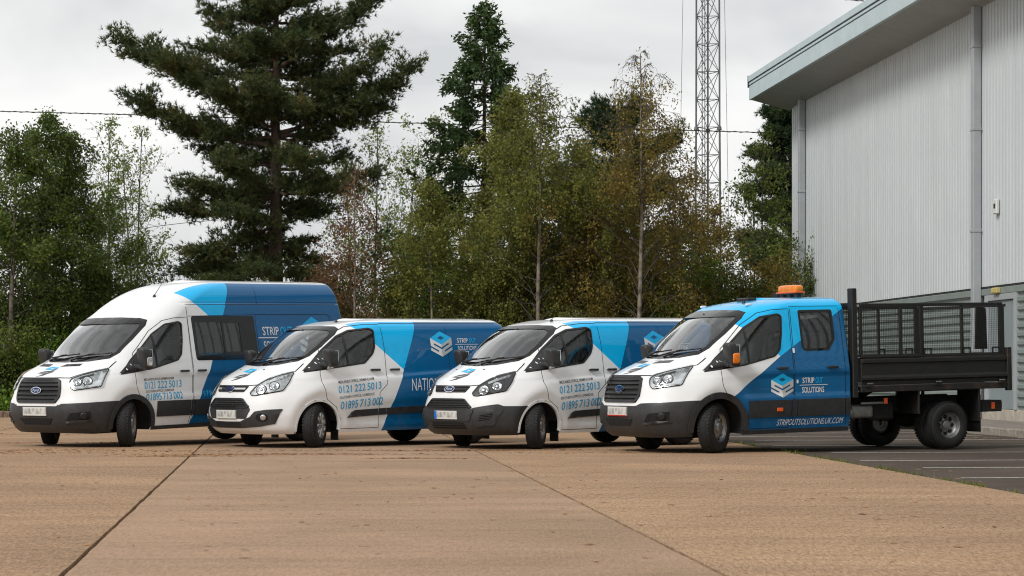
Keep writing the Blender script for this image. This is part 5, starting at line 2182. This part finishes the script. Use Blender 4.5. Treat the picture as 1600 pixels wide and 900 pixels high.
LM = {
    'birch_dark': leaf_mat('leaf_dark_green', [(.0, (0.025, 0.048, 0.010)), (.45, (0.078, 0.124, 0.022)), (.8, (0.165, 0.211, 0.038)), (1.0, (0.330, 0.336, 0.062))]),
    'birch_olive': leaf_mat('leaf_olive', [(.0, (0.053, 0.072, 0.016)), (.45, (0.162, 0.182, 0.039)), (.8, (0.278, 0.275, 0.059)), (1.0, (0.430, 0.350, 0.075))], .45),
    'birch_brown': leaf_mat('leaf_autumn', [(.0, (0.075, 0.059, 0.015)), (.4, (0.203, 0.143, 0.034)), (.7, (0.285, 0.243, 0.051)), (1.0, (0.450, 0.235, 0.056))], .45),
    'red': leaf_mat('leaf_red_brown', [(.0, (0.062, 0.035, 0.018)), (.5, (0.188, 0.093, 0.042)), (1.0, (0.270, 0.195, 0.083))]),
    'sparse': leaf_mat('leaf_pale', [(.0, (0.075, 0.112, 0.028)), (.5, (0.180, 0.235, 0.056)), (1.0, (0.330, 0.353, 0.096))]),
    'fresh': leaf_mat('leaf_fresh', [(.0, (0.037, 0.084, 0.011)), (.5, (0.128, 0.227, 0.027)), (1.0, (0.315, 0.420, 0.051))], .45),
    'shrub': leaf_mat('leaf_shrub', [(.0, (0.027, 0.048, 0.010)), (.5, (0.105, 0.151, 0.027)), (.85, (0.203, 0.227, 0.041)), (1.0, (0.330, 0.218, 0.045))]),
    'cypress': leaf_mat('leaf_cypress', [(.0, (.012, .028, .010)), (.5, (.042, .080, .022)), (.85, (.085, .130, .034)), (1.0, (.17, .125, .045))], .25),
    'pine': leaf_mat('needle_pine', [(.0, (.016, .032, .013)), (.45, (.060, .092, .032)), (.78, (.145, .150, .048)), (1.0, (.34, .19, .06))], .3),
    'pine_dark': leaf_mat('needle_dark', [(.0, (0.013, 0.027, 0.013)), (.6, (0.042, 0.078, 0.027)), (1.0, (0.112, 0.128, 0.039))], .2),
}
BK = {
    'birch': bark_mat('birch_bark', (.06, .045, .033), (.27, .23, .18), 7, .6),
    'pine': bark_mat('pine_bark', (.025, .017, .012), (.10, .060, .040), 5),
    'twig': bark_mat('grey_bark', (.035, .028, .022), (.085, .07, .055), 6),
}


class Wood:
    """branches as tapered tubes, gathered into one mesh"""
    def __init__(self):
        self.V, self.F, self.n = [], [], 0

    def limb(self, P, R0, R1, k=6):
        P = np.asarray(P, float)
        m = len(P)
        T = np.gradient(P, axis=0)
        T /= np.linalg.norm(T, axis=1, keepdims=True) + 1e-9
        up = np.where(np.abs(T[:, 2:3]) < .9, np.array([[0, 0, 1.0]]), np.array([[1.0, 0, 0]]))
        A = np.cross(T, up)
        A /= np.linalg.norm(A, axis=1, keepdims=True) + 1e-9
        B = np.cross(A, T)
        r = np.linspace(R0, R1, m)[:, None, None]
        w = np.linspace(0, 2 * math.pi, k, endpoint=False)[None, :, None]
        V = P[:, None] + r * (A[:, None] * np.cos(w) + B[:, None] * np.sin(w))
        i, j = np.meshgrid(np.arange(m - 1), np.arange(k), indexing='ij')
        a = i * k + j
        b = i * k + (j + 1) % k
        self.F.append(np.stack([a, b, b + k, a + k], -1).reshape(-1, 4) + self.n)
        self.V.append(V.reshape(-1, 3))
        self.n += m * k

    def build(self, name, mat, par):
        return mk(name, np.concatenate(self.V), np.concatenate(self.F), mat, par, True)


def unit(v):
    return v / (np.linalg.norm(v, axis=-1, keepdims=True) + 1e-9)


def leaves(C, size, rng, droop=.0, aspect=.6, up=.3):
    """one small folded leaf per point"""
    n = len(C)
    d = unit(rng.normal(0, 1, (n, 3)) + np.array([0, 0, -droop]))
    nrm = unit(rng.normal(0, 1, (n, 3)) + np.array([0, -.15, up]))
    s = unit(np.cross(d, nrm))
    L = (size * rng.uniform(.6, 1.35, (n, 1)))
    w = L * aspect * .5
    fold = np.cross(s, d) * w * .35
    p0, p2 = C - d * L * .5, C + d * L * .5
    p1, p3 = C + s * w + fold, C - s * w + fold
    V = np.stack([p0, p1, p2, p3], 1).reshape(-1, 3)
    F = np.arange(4 * n).reshape(n, 4)
    return V, F


def tufts(C, D, length, rng, needles=12, width=.014, spread=.75):
    """brushes of needles pointing along D from each point"""
    n = len(C)
    base = np.repeat(C, needles, 0)
    d = unit(np.repeat(unit(D), needles, 0) + rng.normal(0, spread, (n * needles, 3)))
    L = length * rng.uniform(.7, 1.2, (n * needles, 1))
    s = unit(np.cross(d, rng.normal(0, 1, (n * needles, 3)))) * width
    back = base - d * L * .15
    V = np.stack([back - s, back + s, base + d * L], 1).reshape(-1, 3)
    # one island per brush would need joined needles; each needle is its own sliver
    F = np.arange(3 * n * needles).reshape(-1, 3)
    return V, F


def bend(a, b, n, rng, wob, sag=0.0):
    t = np.linspace(0, 1, n)[:, None]
    P = a + (b - a) * t
    L = np.linalg.norm(b - a)
    P[1:-1] += rng.normal(0, wob * L, (n - 2, 3))
    P[:, 2] -= sag * L * (t[:, 0] * (1 - t[:, 0])) * 4
    return P


def broadleaf(name, px, depth, top, label, cat='tree', group='trees along the back of the yard', trunk=.10, r=2.0, low=.22, nb=34, sub=7, nl=22000, ls=.085, mat='birch_olive', bark='birch', lean=0.0,
              droop=.3, rise=.6, spread=.22, stems=1, seed=1, top_thin=.25, ecc=1.0, weep=0.0, base_z=.1, fullness=1.0, front=0.0, wisp=.5):
    rng = np.random.default_rng(seed)
    X = (px - 800) / FPX * depth
    H = CAM_H + (585.2 - top) / FPX * depth - base_z
    root = empty(name, (X, depth, base_z), 0, label, cat, group)
    w = Wood()
    lw = Wood()
    tips = []
    for s in range(stems):
        off = np.array([0, 0, 0]) if s == 0 else np.array([rng.normal(0, .35), rng.normal(0, .3), 0])
        Hs = H * (1 if s == 0 else rng.uniform(.8, .97))
        ln = lean + (rng.normal(0, .06) if stems > 1 else 0)
        n = 14
        t = np.linspace(0, 1, n)
        P = np.stack([off[0] + ln * Hs * t ** 1.3 + np.cumsum(rng.normal(0, .012 * H / 8, n)), off[1] + np.cumsum(rng.normal(0, .015 * H / 8, n)), Hs * t], 1)
        P[0, 2] = -.15
        w.limb(P, trunk, .012, 8)
        for k in range(nb):
            f = low + (1 - low) * (k + rng.uniform(0, 1)) / nb
            a = np.array([np.interp(f * Hs, P[:, 2], P[:, i]) for i in range(3)])
            az = k * 2.4 + rng.uniform(-.5, .5)
            q = (f - low) / (1 - low)
            prof = (1 - q) ** .55 * (.55 + .45 * min(1, q * 5)) * (1 - top_thin * q * q) * fullness + .05
            L = r * prof * rng.uniform(.65, 1.25)
            d = np.array([math.cos(az), math.sin(az) * ecc, rise * rng.uniform(.5, 1.4)])
            if d[1] < -.25 and q < front:
                d[1] = -d[1]
            b = a + d * L
            B = bend(a, b, 6, rng, .05, -.05 if weep == 0 else -.12)
            lw.limb(B, trunk * .20 * (1 - .75 * q) + .005, .004, 5)
            for j in range(sub):
                g = rng.uniform(.25, 1)
                p = np.array([np.interp(g, np.linspace(0, 1, 6), B[:, i]) for i in range(3)])
                dd = unit(rng.normal(0, 1, 3) + d * .7 + np.array([0, 0, .1 - weep]))
                l2 = L * rng.uniform(.2, .45) + .12
                e = p + dd * l2
                if weep:
                    e[2] -= weep * l2 * .7
                C = bend(p, e, 4, rng, .07, 0)
                lw.limb(C, .006 + .003 * (1 - g), .0025, 4)
                tips.append((p, e, l2))
    tr = w.build('trunk', BK[bark], root)
    lw.build('limbs', BK['twig'], tr)
    tips_a = np.array([t[0] for t in tips])
    tips_b = np.array([t[1] for t in tips])
    pick = rng.integers(0, len(tips), nl)
    # uneven clumps: some twigs carry much, some little
    wt = rng.gamma(.75, 1, len(tips))
    pick = rng.choice(len(tips), nl, p=wt / wt.sum())
    t = rng.uniform(0, 1.12, (nl, 1))
    C = tips_a[pick] + (tips_b[pick] - tips_a[pick]) * t + rng.normal(0, spread * .55, (nl, 3)) * np.array([1, 1, .8])
    if weep:
        C[:, 2] -= np.abs(rng.normal(0, weep * .35, nl))
    # the top thins out to bare twigs
    C = C[(C[:, 2] > .05) & (rng.uniform(0, 1, len(C)) > wisp * np.clip((C[:, 2] / H - .62) / .33, 0, 1))]
    V, F = leaves(C, ls, rng, droop)
    mk('crown', V, F, LM[mat], root)
    return root


def bush(name, px, depth, top, label, r, mat, nl=9000, ls=.08, seed=1, base_z=.1, group='shrubs along the back of the yard', ecc=.7, cat='shrub'):
    rng = np.random.default_rng(seed)
    X = (px - 800) / FPX * depth
    H = CAM_H + (585.2 - top) / FPX * depth - base_z
    root = empty(name, (X, depth, base_z), 0, label, cat, group)
    w = Wood()
    A, B = [], []
    ns = 15
    for k in range(ns):
        az = k * 2.4
        hh = H * rng.uniform(.55, 1.05)
        e = np.array([math.cos(az) * r * rng.uniform(.2, .8), math.sin(az) * r * ecc * rng.uniform(.2, .8), hh])
        P = bend(np.array([rng.normal(0, .15), rng.normal(0, .15), -.1]), e, 8, rng, .03, 0)
        w.limb(P, .028, .006, 5)
        for j in range(12):
            g = rng.uniform(.12, 1)
            p = np.array([np.interp(g, np.linspace(0, 1, 8), P[:, i]) for i in range(3)])
            d = unit(rng.normal(0, 1, 3) + np.array([0, 0, .35]))
            q = p + d * r * rng.uniform(.22, .5) * (1.15 - .5 * g)
            w.limb(bend(p, q, 4, rng, .06), .009, .003, 4)
            A.append(p)
            B.append(q)
    w.build('stems', BK['twig'], root)
    A, B = np.array(A), np.array(B)
    wt = rng.gamma(1.2, 1, len(A))
    pick = rng.choice(len(A), nl, p=wt / wt.sum())
    C = A[pick] + (B[pick] - A[pick]) * rng.uniform(.1, 1.1, (nl, 1)) + rng.normal(0, .12 * r ** .5, (nl, 3))
    C = C[C[:, 2] > .03]
    V, F = leaves(C, ls, rng, .2)
    mk('crown', V, F, LM[mat], root)
    return root


def pine(name, px, depth, label, arms, trunk_r, top_py, mat='pine', nt=9000, seed=1, length=.20, fill=26, rfill=2.6, group='trees along the back of the yard', low_py=470, needles=13, spreadz=.16, env=None):
    """arms: (py at trunk, tip px, tip py, depth offset of the tip, foliage weight)"""
    rng = np.random.default_rng(seed)
    base = PX(px, 585.2, depth)
    root = empty(name, (base.x, depth, .1), 0, label, 'tree', group)
    o = np.array([base.x, depth, .1])
    w = Wood()
    H = PX(px, top_py, depth).z - .1
    zz = np.linspace(-.15, H, 16)
    P = np.stack([np.cumsum(rng.normal(0, .012, 16)), np.cumsum(rng.normal(0, .012, 16)), zz], 1)
    w.limb(P, trunk_r, .03, 12)
    A, B, Wt = [], [], []
    allarms = []
    for (py, tx, ty, dd, wt) in arms:
        a = np.array(PX(px, py, depth)) - o
        a[0] = np.interp(a[2], P[:, 2], P[:, 0])
        a[1] = np.interp(a[2], P[:, 2], P[:, 1])
        allarms.append((a, np.array(PX(tx, ty, depth + dd)) - o, wt))
    zlow = PX(px, low_py, depth).z
    for k in range(fill):
        f = k / fill
        z = zlow + (H * .97 - zlow) * f
        az = k * 2.4 + rng.uniform(-.4, .4)
        L = rfill * (1 - .55 * f) * rng.uniform(.55, 1.1)
        if env is not None:
            pyz = 585.2 - (z + .1 - CAM_H) * FPX / depth
            L = float(np.interp(pyz, env[0], env[1 if math.cos(az) < 0 else 2])) * depth / FPX * rng.uniform(.35, .92)
        a = np.array([0, 0, z])
        dy = math.sin(az)
        if env is not None and dy < -.2 and abs(math.cos(az)) < .75 and rng.uniform() < .75:
            dy = -dy
        allarms.append((a, a + np.array([math.cos(az) * L, dy * L, L * rng.uniform(-.12, .35)]), .8))
    for a, b, wt in allarms:
        L = np.linalg.norm(b - a)
        B0 = bend(a, b, 9, rng, .010, .05)
        w.limb(B0, .02 + .018 * L ** .8, .012, 7)
        ax = unit(b - a)
        ns = int(12 + 9 * L)
        for j in range(ns):
            g = rng.uniform(.10, 1.0) ** .8
            p = np.array([np.interp(g, np.linspace(0, 1, 9), B0[:, i]) for i in range(3)])
            d = unit(rng.normal(0, .75, 3) * np.array([1, 1, .45]) + ax * .9 + np.array([0, 0, .25]))
            l2 = (.30 + .22 * L * (1 - .55 * g)) * rng.uniform(.5, 1.1)
            e = p + d * l2
            w.limb(bend(p, e, 4, rng, .04), .014, .005, 4)
            A.append(p)
            B.append(e)
            Wt.append(wt * l2)
    w.build('trunk', BK['pine'], root)
    A, B, Wt = np.array(A), np.array(B), np.array(Wt)
    pick = rng.choice(len(A), nt, p=Wt / Wt.sum())
    t = rng.uniform(.15, 1.05, (nt, 1))
    D = B[pick] - A[pick]
    C = A[pick] + D * t + rng.normal(0, 1, (nt, 3)) * np.array([spreadz, spreadz, spreadz * .6])
    V, F = tufts(C, unit(D) + np.array([0, 0, .45]), length, rng, needles)
    mk('crown', V, F, LM[mat], root)
    return root


def cypress(name, px, depth, top, label, r, nl=26000, seed=1, group='trees along the back of the yard'):
    rng = np.random.default_rng(seed)
    X = (px - 800) / FPX * depth
    H = CAM_H + (585.2 - top) / FPX * depth - .1
    root = empty(name, (X, depth, .1), 0, label, 'tree', group)
    w = Wood()
    P = np.stack([np.cumsum(rng.normal(0, .01, 14)), np.cumsum(rng.normal(0, .01, 14)), np.linspace(-.15, H, 14)], 1)
    w.limb(P, .16, .015, 8)
    A, B, Wt = [], [], []
    for k in range(190):
        f = (k / 190) ** .9
        z = .5 + (H - .5) * f
        az = k * 2.4 + rng.uniform(-.5, .5)
        L = r * (1 - f) ** .98 * rng.uniform(.5, 1.25) + .08
        a = np.array([0, 0, z])
        b = a + np.array([math.cos(az) * L, math.sin(az) * L, L * rng.uniform(-.1, .4)])
        B0 = bend(a, b, 5, rng, .03, .08)
        w.limb(B0, .014 + .006 * L, .004, 4)
        for j in range(7):
            g = rng.uniform(.35, 1)
            p = np.array([np.interp(g, np.linspace(0, 1, 5), B0[:, i]) for i in range(3)])
            d = unit(rng.normal(0, .6, 3) + unit(b - a) + np.array([0, 0, -.25]))
            A.append(p)
            B.append(p + d * (.18 + .16 * L))
            Wt.append(.2 + L)
    w.build('trunk', BK['pine'], root)
    A, B, Wt = np.array(A), np.array(B), np.array(Wt)
    pick = rng.choice(len(A), nl, p=Wt / Wt.sum())
    D = B[pick] - A[pick]
    C = A[pick] + D * rng.uniform(0, 1.15, (nl, 1)) + rng.normal(0, .07, (nl, 3))
    d = unit(unit(D) + rng.normal(0, .5, (nl, 3)) + np.array([0, 0, -.2]))
    s = unit(np.cross(d, rng.normal(0, 1, (nl, 3))))
    L = .15 * rng.uniform(.6, 1.3, (nl, 1))
    V = np.stack([C - d * L * .5, C + s * L * .22, C + d * L * .6, C - s * L * .22], 1).reshape(-1, 3)
    mk('crown', V, np.arange(4 * nl).reshape(nl, 4), LM['cypress'], root)
    return root


# the big pine
pine('pine_tree', 430, 62, 'huge dark pine with thick bare trunk and long sweeping arms, tallest tree', [
    (170, 192, 62, 1.0, 1.5), (185, 255, 90, -1.2, 1.3), (230, 212, 158, -.8, 1.5), (215, 270, 200, 1.0, 1.3), (120, 325, 12, .5, 1.3), (60, 370, -30, -.6, 1.2),
    (210, 648, 108, .6, 1.5), (190, 590, 78, -.8, 1.2), (215, 600, 165, .8, 1.2), (110, 578, 2, .4, 1.5), (60, 525, 25, -.7, 1.3), (20, 540, -60, 0, 1.2),
    (300, 290, 290, -1.4, 1.3), (320, 270, 330, 1.2, 1.2), (350, 305, 395, -1.6, 1.3), (390, 282, 425, -.6, 1.3), (400, 340, 440, -2.0, 1.3), (300, 350, 250, -2.2, 1.3),
    (290, 585, 272, .2, 1.3), (300, 540, 290, -1.0, 1.3), (330, 520, 330, 1.0, .8), (380, 550, 425, .6, .9), (400, 500, 440, -.8, .8), (250, 480, 245, -2.2, 1.0), (150, 400, 130, -2.4, 1.2), (160, 470, 160, -2.0, 1.0),
    (200, 340, 140, -1.8, 1.3), (130, 370, 90, 1.5, 1.2), (90, 400, 60, -2, 1.2), (80, 470, 60, -2, 1.2), (30, 410, 0, -1.6, 1.2), (20, 460, -10, -1.6, 1.2), (120, 500, 100, 1.4, 1.2), (260, 320, 230, 1.2, 1.2), (350, 360, 330, -2.2, 1.2), (420, 400, 420, -2.4, .9), (310, 380, 300, 2, 1)],
     .27, -120, nt=40000, seed=11, length=.15, fill=52, rfill=1.9, low_py=432, needles=9, spreadz=.13,
     env=([-150, 0, 60, 110, 160, 220, 280, 330, 400, 440], [60, 130, 150, 225, 215, 150, 150, 165, 150, 110], [60, 140, 130, 170, 190, 130, 150, 110, 120, 90]))
# tall narrow cypress
cypress('cypress_tree', 757, 68, 2, 'tall narrow dark green conifer with a pointed top left of the centre birches', 4.4, 64000, 21)
# birch group on the left
broadleaf('birch_tree', 14, 58.5, 205, 'dense dark birch at the far left edge with pale leaning trunk', trunk=.09, r=2.1, low=.24, front=.2, nb=50, nl=27000, mat='birch_dark', seed=31, lean=.03, weep=.35, ls=.088)
broadleaf('birch_tree', 52, 60, 190, 'dense dark birch second from the left behind the tall van bonnet', trunk=.08, r=1.9, low=.24, front=.2, nb=50, nl=25000, mat='birch_dark', seed=32, lean=.05, weep=.35, ls=.088)
broadleaf('birch_tree', 112, 61, 212, 'rounded dark birch right of the far left pair, above the tall van windscreen', trunk=.08, r=2.1, low=.14, nb=50, nl=27000, mat='birch_dark', seed=33, weep=.35, ls=.088)
broadleaf('young_tree', 168, 66, 330, 'low dark leafy tree between the left birches and the big pine', trunk=.06, r=1.7, low=.1, nb=34, nl=13000, mat='birch_dark', seed=34, weep=.2)
# thin see-through trees
broadleaf('thin_tree', 172, 78, 196, 'thin sparse pale tree nearest the dark left birches', trunk=.06, r=1.5, low=.25, nb=30, nl=3600, mat='sparse', bark='twig', seed=41, rise=1.5, ls=.10, spread=.2)
broadleaf('thin_tree', 214, 77, 205, 'thin sparse tree with forked stems just left of the big pine', trunk=.055, r=1.6, low=.25, nb=26, nl=4000, mat='sparse', bark='twig', seed=42, rise=1.5, ls=.10, spread=.2, stems=2)
broadleaf('thin_tree', 585, 80, 205, 'sparse pale tree showing sky between the big pine and the red-brown tree', trunk=.06, r=2.0, low=.25, nb=28, nl=5200, mat='sparse', bark='twig', seed=43, rise=1.5, ls=.11, spread=.22, stems=2)
broadleaf('thin_tree', 640, 82, 198, 'sparse pale tree showing sky just left of the tall narrow conifer', trunk=.06, r=2.0, low=.25, nb=28, nl=5200, mat='sparse', bark='twig', seed=44, rise=1.5, ls=.11, spread=.22, stems=2)
# centre birches
broadleaf('brown_tree', 555, 58.5, 262, 'small slim tree with red-brown leaves right of the big pine', trunk=.045, r=1.3, low=.22, nb=30, nl=4600, mat='red', seed=51, droop=.6, weep=.5, ls=.075)
broadleaf('birch_tree', 678, 58.5, 285, 'slim young birch with pale stem above the second van', trunk=.045, r=1.35, low=.2, nb=36, nl=15000, mat='birch_olive', front=.42, seed=52, droop=.6, weep=.5, lean=-.03, ls=.078)
broadleaf('birch_tree', 842, 58, 118, 'olive weeping birch with pale slender trunk above the third van', trunk=.075, r=2.5, low=.16, nb=66, sub=9, nl=50000, mat='birch_olive', front=.42, wisp=.93, seed=53, droop=.8, weep=.7, ls=.078, top_thin=.4, spread=.17)
broadleaf('birch_tree', 795, 60, 140, 'leafy olive birch just left of the slender trunk above the third van', trunk=.06, r=1.9, low=.12, nb=54, sub=8, nl=38000, mat='birch_olive', seed=54, droop=.7, weep=.6, ls=.078, spread=.17)
broadleaf('birch_tree', 905, 60, 225, 'olive birch standing between the slender birch and the brown birch', trunk=.05, r=1.8, low=.12, nb=44, nl=30000, mat='birch_olive', seed=55, droop=.6, weep=.6, ls=.078)
broadleaf('brown_birch', 997, 57.5, 84, 'tall brown-leaved birch with bare wispy top and pale trunk', trunk=.075, r=2.5, low=.22, nb=64, sub=9, nl=28000, mat='birch_brown', front=.42, wisp=.93, seed=56, droop=.8, weep=.9, ls=.070, top_thin=.5, spread=.16)
broadleaf('brown_birch', 935, 59.5, 270, 'shorter russet birch left of the tall brown birch', trunk=.05, r=1.7, low=.2, nb=40, nl=14000, mat='birch_brown', seed=57, droop=.7, weep=.7, ls=.074)
broadleaf('brown_birch', 1058, 60, 280, 'shorter russet birch between the tall brown birch and the mast', trunk=.05, r=1.6, low=.2, nb=40, nl=13000, mat='birch_brown', seed=58, droop=.7, weep=.7, ls=.074)
# dark conifers behind
pine('pine_tree', 965, 76, 'dark pine whose top shows behind the brown birch', [(230, 912, 178, 0, 1.2), (200, 1000, 175, .5, 1.2), (270, 1058, 210, -.5, 1.2), (290, 905, 250, 0, 1.0), (320, 1040, 290, -1, 1.2), (380, 900, 360, 0, 1.2), (390, 1050, 370, .5, 1.2), (220, 940, 165, 0, 1.2), (230, 985, 165, -.5, 1.2)], .18, 160, 'pine_dark', 11000, 61, .18, 26, 2.2)
pine('pine_tree', 1240, 78, 'dark pine half hidden behind the corner of the warehouse', [(190, 1212, 178, 0, 1.3), (230, 1195, 240, .5, 1.3), (290, 1202, 290, -.5, 1.2), (330, 1210, 340, 0, 1.2), (400, 1190, 395, 0, 1), (210, 1205, 210, -.6, 1.2), (260, 1200, 265, .8, 1.2)], .2, 120, 'pine_dark', 16000, 62, .18, 34, 2.1)
broadleaf('slim_tree', 1190, 66, 222, 'slim open green tree between the mast and the warehouse', trunk=.05, r=1.6, low=.15, nb=32, nl=7500, mat='shrub', bark='twig', seed=71, rise=1.2, ls=.10, spread=.18, stems=2)
broadleaf('slim_tree', 1118, 64, 335, 'short pinkish-brown sapling at the foot of the mast', trunk=.04, r=1.3, low=.15, nb=30, nl=6000, mat='birch_brown', bark='twig', seed=72, rise=.9, ls=.08, spread=.16)
broadleaf('dark_tree', 1090, 68, 350, 'dark green tree in front of the mast foot', trunk=.06, r=1.9, low=.1, nb=34, nl=16000, mat='cypress', bark='twig', seed=73, ls=.09)
# undergrowth along the back
BUSH = [(-10, 57.5, 520, 1.2, 'shrub', 'low shrub at the far left edge under the birches'), (75, 59, 535, 1.3, 'fresh', 'bright yellow-green shrub behind the tall van bonnet'), (30, 63, 430, 1.6, 'shrub', 'dark shrub in the shade between the left birch trunks'),
        (140, 62, 440, 1.6, 'shrub', 'dark shrub above the tall van windscreen'), (215, 62, 425, 1.3, 'shrub', 'low shrub left of the pine trunk above the tall van roof'), (290, 63, 418, 1.5, 'shrub', 'shrub directly left of the pine foot'), (370, 66, 415, 1.4, 'shrub', 'dark shrub behind the pine foot'),
        (490, 64, 415, 1.5, 'shrub', 'dark shrub right of the pine foot above the tall van tail'), (545, 60, 425, 1.1, 'red', 'red-brown shrub behind the tall van rear corner'), (600, 60, 400, 1.4, 'shrub', 'green shrub above the bonnet end of the second van roof'), (650, 62, 385, 1.5, 'shrub', 'taller green shrub behind the slim young birch'),
        (715, 60, 395, 1.4, 'fresh', 'fresh green shrub at the foot of the tall narrow conifer'), (770, 59, 420, 1.3, 'birch_olive', 'olive shrub above the tail of the second van'), (740, 64, 340, 1.6, 'birch_olive', 'tall olive thicket below the narrow conifer'), (830, 61, 400, 1.5, 'birch_olive', 'olive shrub at the foot of the weeping birch'),
        (885, 60, 390, 1.5, 'shrub', 'green shrub right of the weeping birch trunk'), (940, 59, 410, 1.4, 'birch_brown', 'brownish shrub above the third van door'), (905, 64, 340, 1.7, 'shrub', 'tall dark thicket between the two pale birch trunks'), (985, 61, 380, 1.6, 'shrub', 'green shrub at the foot of the tall brown birch'),
        (1040, 59, 415, 1.4, 'fresh', 'fresh green shrub above the third van tail'), (1030, 64, 330, 1.7, 'birch_olive', 'tall thicket right of the tall brown birch'), (1095, 60, 395, 1.5, 'shrub', 'green shrub left of the truck cab roof'), (1150, 61, 370, 1.6, 'shrub', 'green shrub behind the truck cab roof'),
        (1205, 61, 395, 1.5, 'birch_brown', 'brownish shrub left of the amber beacon'), (1245, 63, 385, 1.5, 'shrub', 'dark shrub at the corner of the warehouse')]
for i, (x, d, top, r, m, lab) in enumerate(BUSH):
    bush('shrub', x, d, top - 12, lab, r * 1.15, m, int(11000 * r), .078, 100 + i)


# ground cover, litter and weeds: nobody could count these
def cover():
    rng = np.random.default_rng(77)
    n = 9000
    C = np.stack([rng.uniform(-18, -9.5, n), 55.5 + rng.gamma(1.2, .5, n), np.zeros(n)], 1)
    C[:, 2] = .12 + rng.gamma(1.6, .13, n)
    V, F = leaves(C, .10, rng, 0, .75, 1.0)
    tag(mk('ground_cover', V, F, LM['fresh']), 'low leafy ivy covering the bed behind the left kerb', 'ground cover', kind='stuff')
    # needles and leaf flakes drifted in streaks over the concrete
    P = []
    for (cx, cy, sx, sy, m) in ((-9.5, 34.5, 4.0, .25, 1500), (-6.5, 31.0, 5.0, .7, 1500), (-8, 30.0, 3.0, .5, 800), (-3.2, 29.6, 2.2, .30, 1200), (-4.4, 29.0, 1.0, .25, 350), (-1.2, 28.2, .8, .14, 260), (-.5, 31.2, 2.5, .2, 900), (-11, 39, 3, .6, 700), (-9.5, 44, 4, 1.5, 700), (1.5, 30.2, 2.2, .3, 260), (-1, 24, 6, 6, 420), (-2, 17, 6, 7, 260), (3, 20, 5, 6, 260), (9, 37, 2, .5, 300), (10.5, 41, 1.5, 3, 400)):
        P.append(np.stack([(lx := rng.normal(cx, sx * .5, m)), rng.normal(cy, sy * .5, m) + .25 * sy * np.sin(lx * 1.7) + .04 * (lx - cx), np.full(m, .006)], 1))
    C = np.concatenate(P)
    a = rng.uniform(0, math.pi, len(C))
    d = np.stack([np.cos(a), np.sin(a), rng.normal(0, .06, len(C))], 1)
    s = np.stack([-np.sin(a), np.cos(a), rng.normal(0, .1, len(C))], 1)
    L = rng.uniform(.015, .055, (len(C), 1))
    w = L * rng.uniform(.08, .45, (len(C), 1))
    V = np.stack([C - d * L, C + s * w, C + d * L, C - s * w], 1).reshape(-1, 3)
    k = NT('litter')
    g = k.n("ShaderNodeNewGeometry")
    c = k.ramp(g.outputs['Random Per Island'], .0, (.16, .065, .025), 1.0, (.50, .24, .09))
    k.bsdf(Base_Color=c, Roughness=.9)
    tag(mk('leaf_litter', V, np.arange(4 * len(C)).reshape(-1, 4), k.m), 'dry brown needles and leaf flakes scattered over the concrete', 'leaf litter', kind='stuff')
    # grass in the crack between concrete and asphalt
    n = 9000
    y = rng.uniform(15, 40, n)
    patch = np.sin(y * 2.1) + np.sin(y * 5.3 + 1) + .6 * np.sin(y * 11)
    y = y[patch + rng.normal(0, .5, n) > .35]
    n = len(y)
    x = ea + eb * y + .02 + rng.normal(0, .045, n)
    B = np.stack([x, y, np.full(n, -.012)], 1)
    h = rng.gamma(2.2, .011, n)[:, None]
    a = rng.uniform(0, 6.28, n)
    t = np.stack([np.cos(a), np.sin(a), np.zeros(n)], 1)
    tip = B + t * h * .7 + np.array([0, 0, 1]) * h
    s = np.stack([-np.sin(a), np.cos(a), np.zeros(n)], 1) * .005
    V = np.stack([B - s, B + s, tip], 1).reshape(-1, 3)
    tag(mk('crack_grass', V, np.arange(3 * n).reshape(-1, 3), LM['birch_olive']), 'tufts of grass growing in the seam beside the asphalt', 'grass', kind='stuff')


cover()
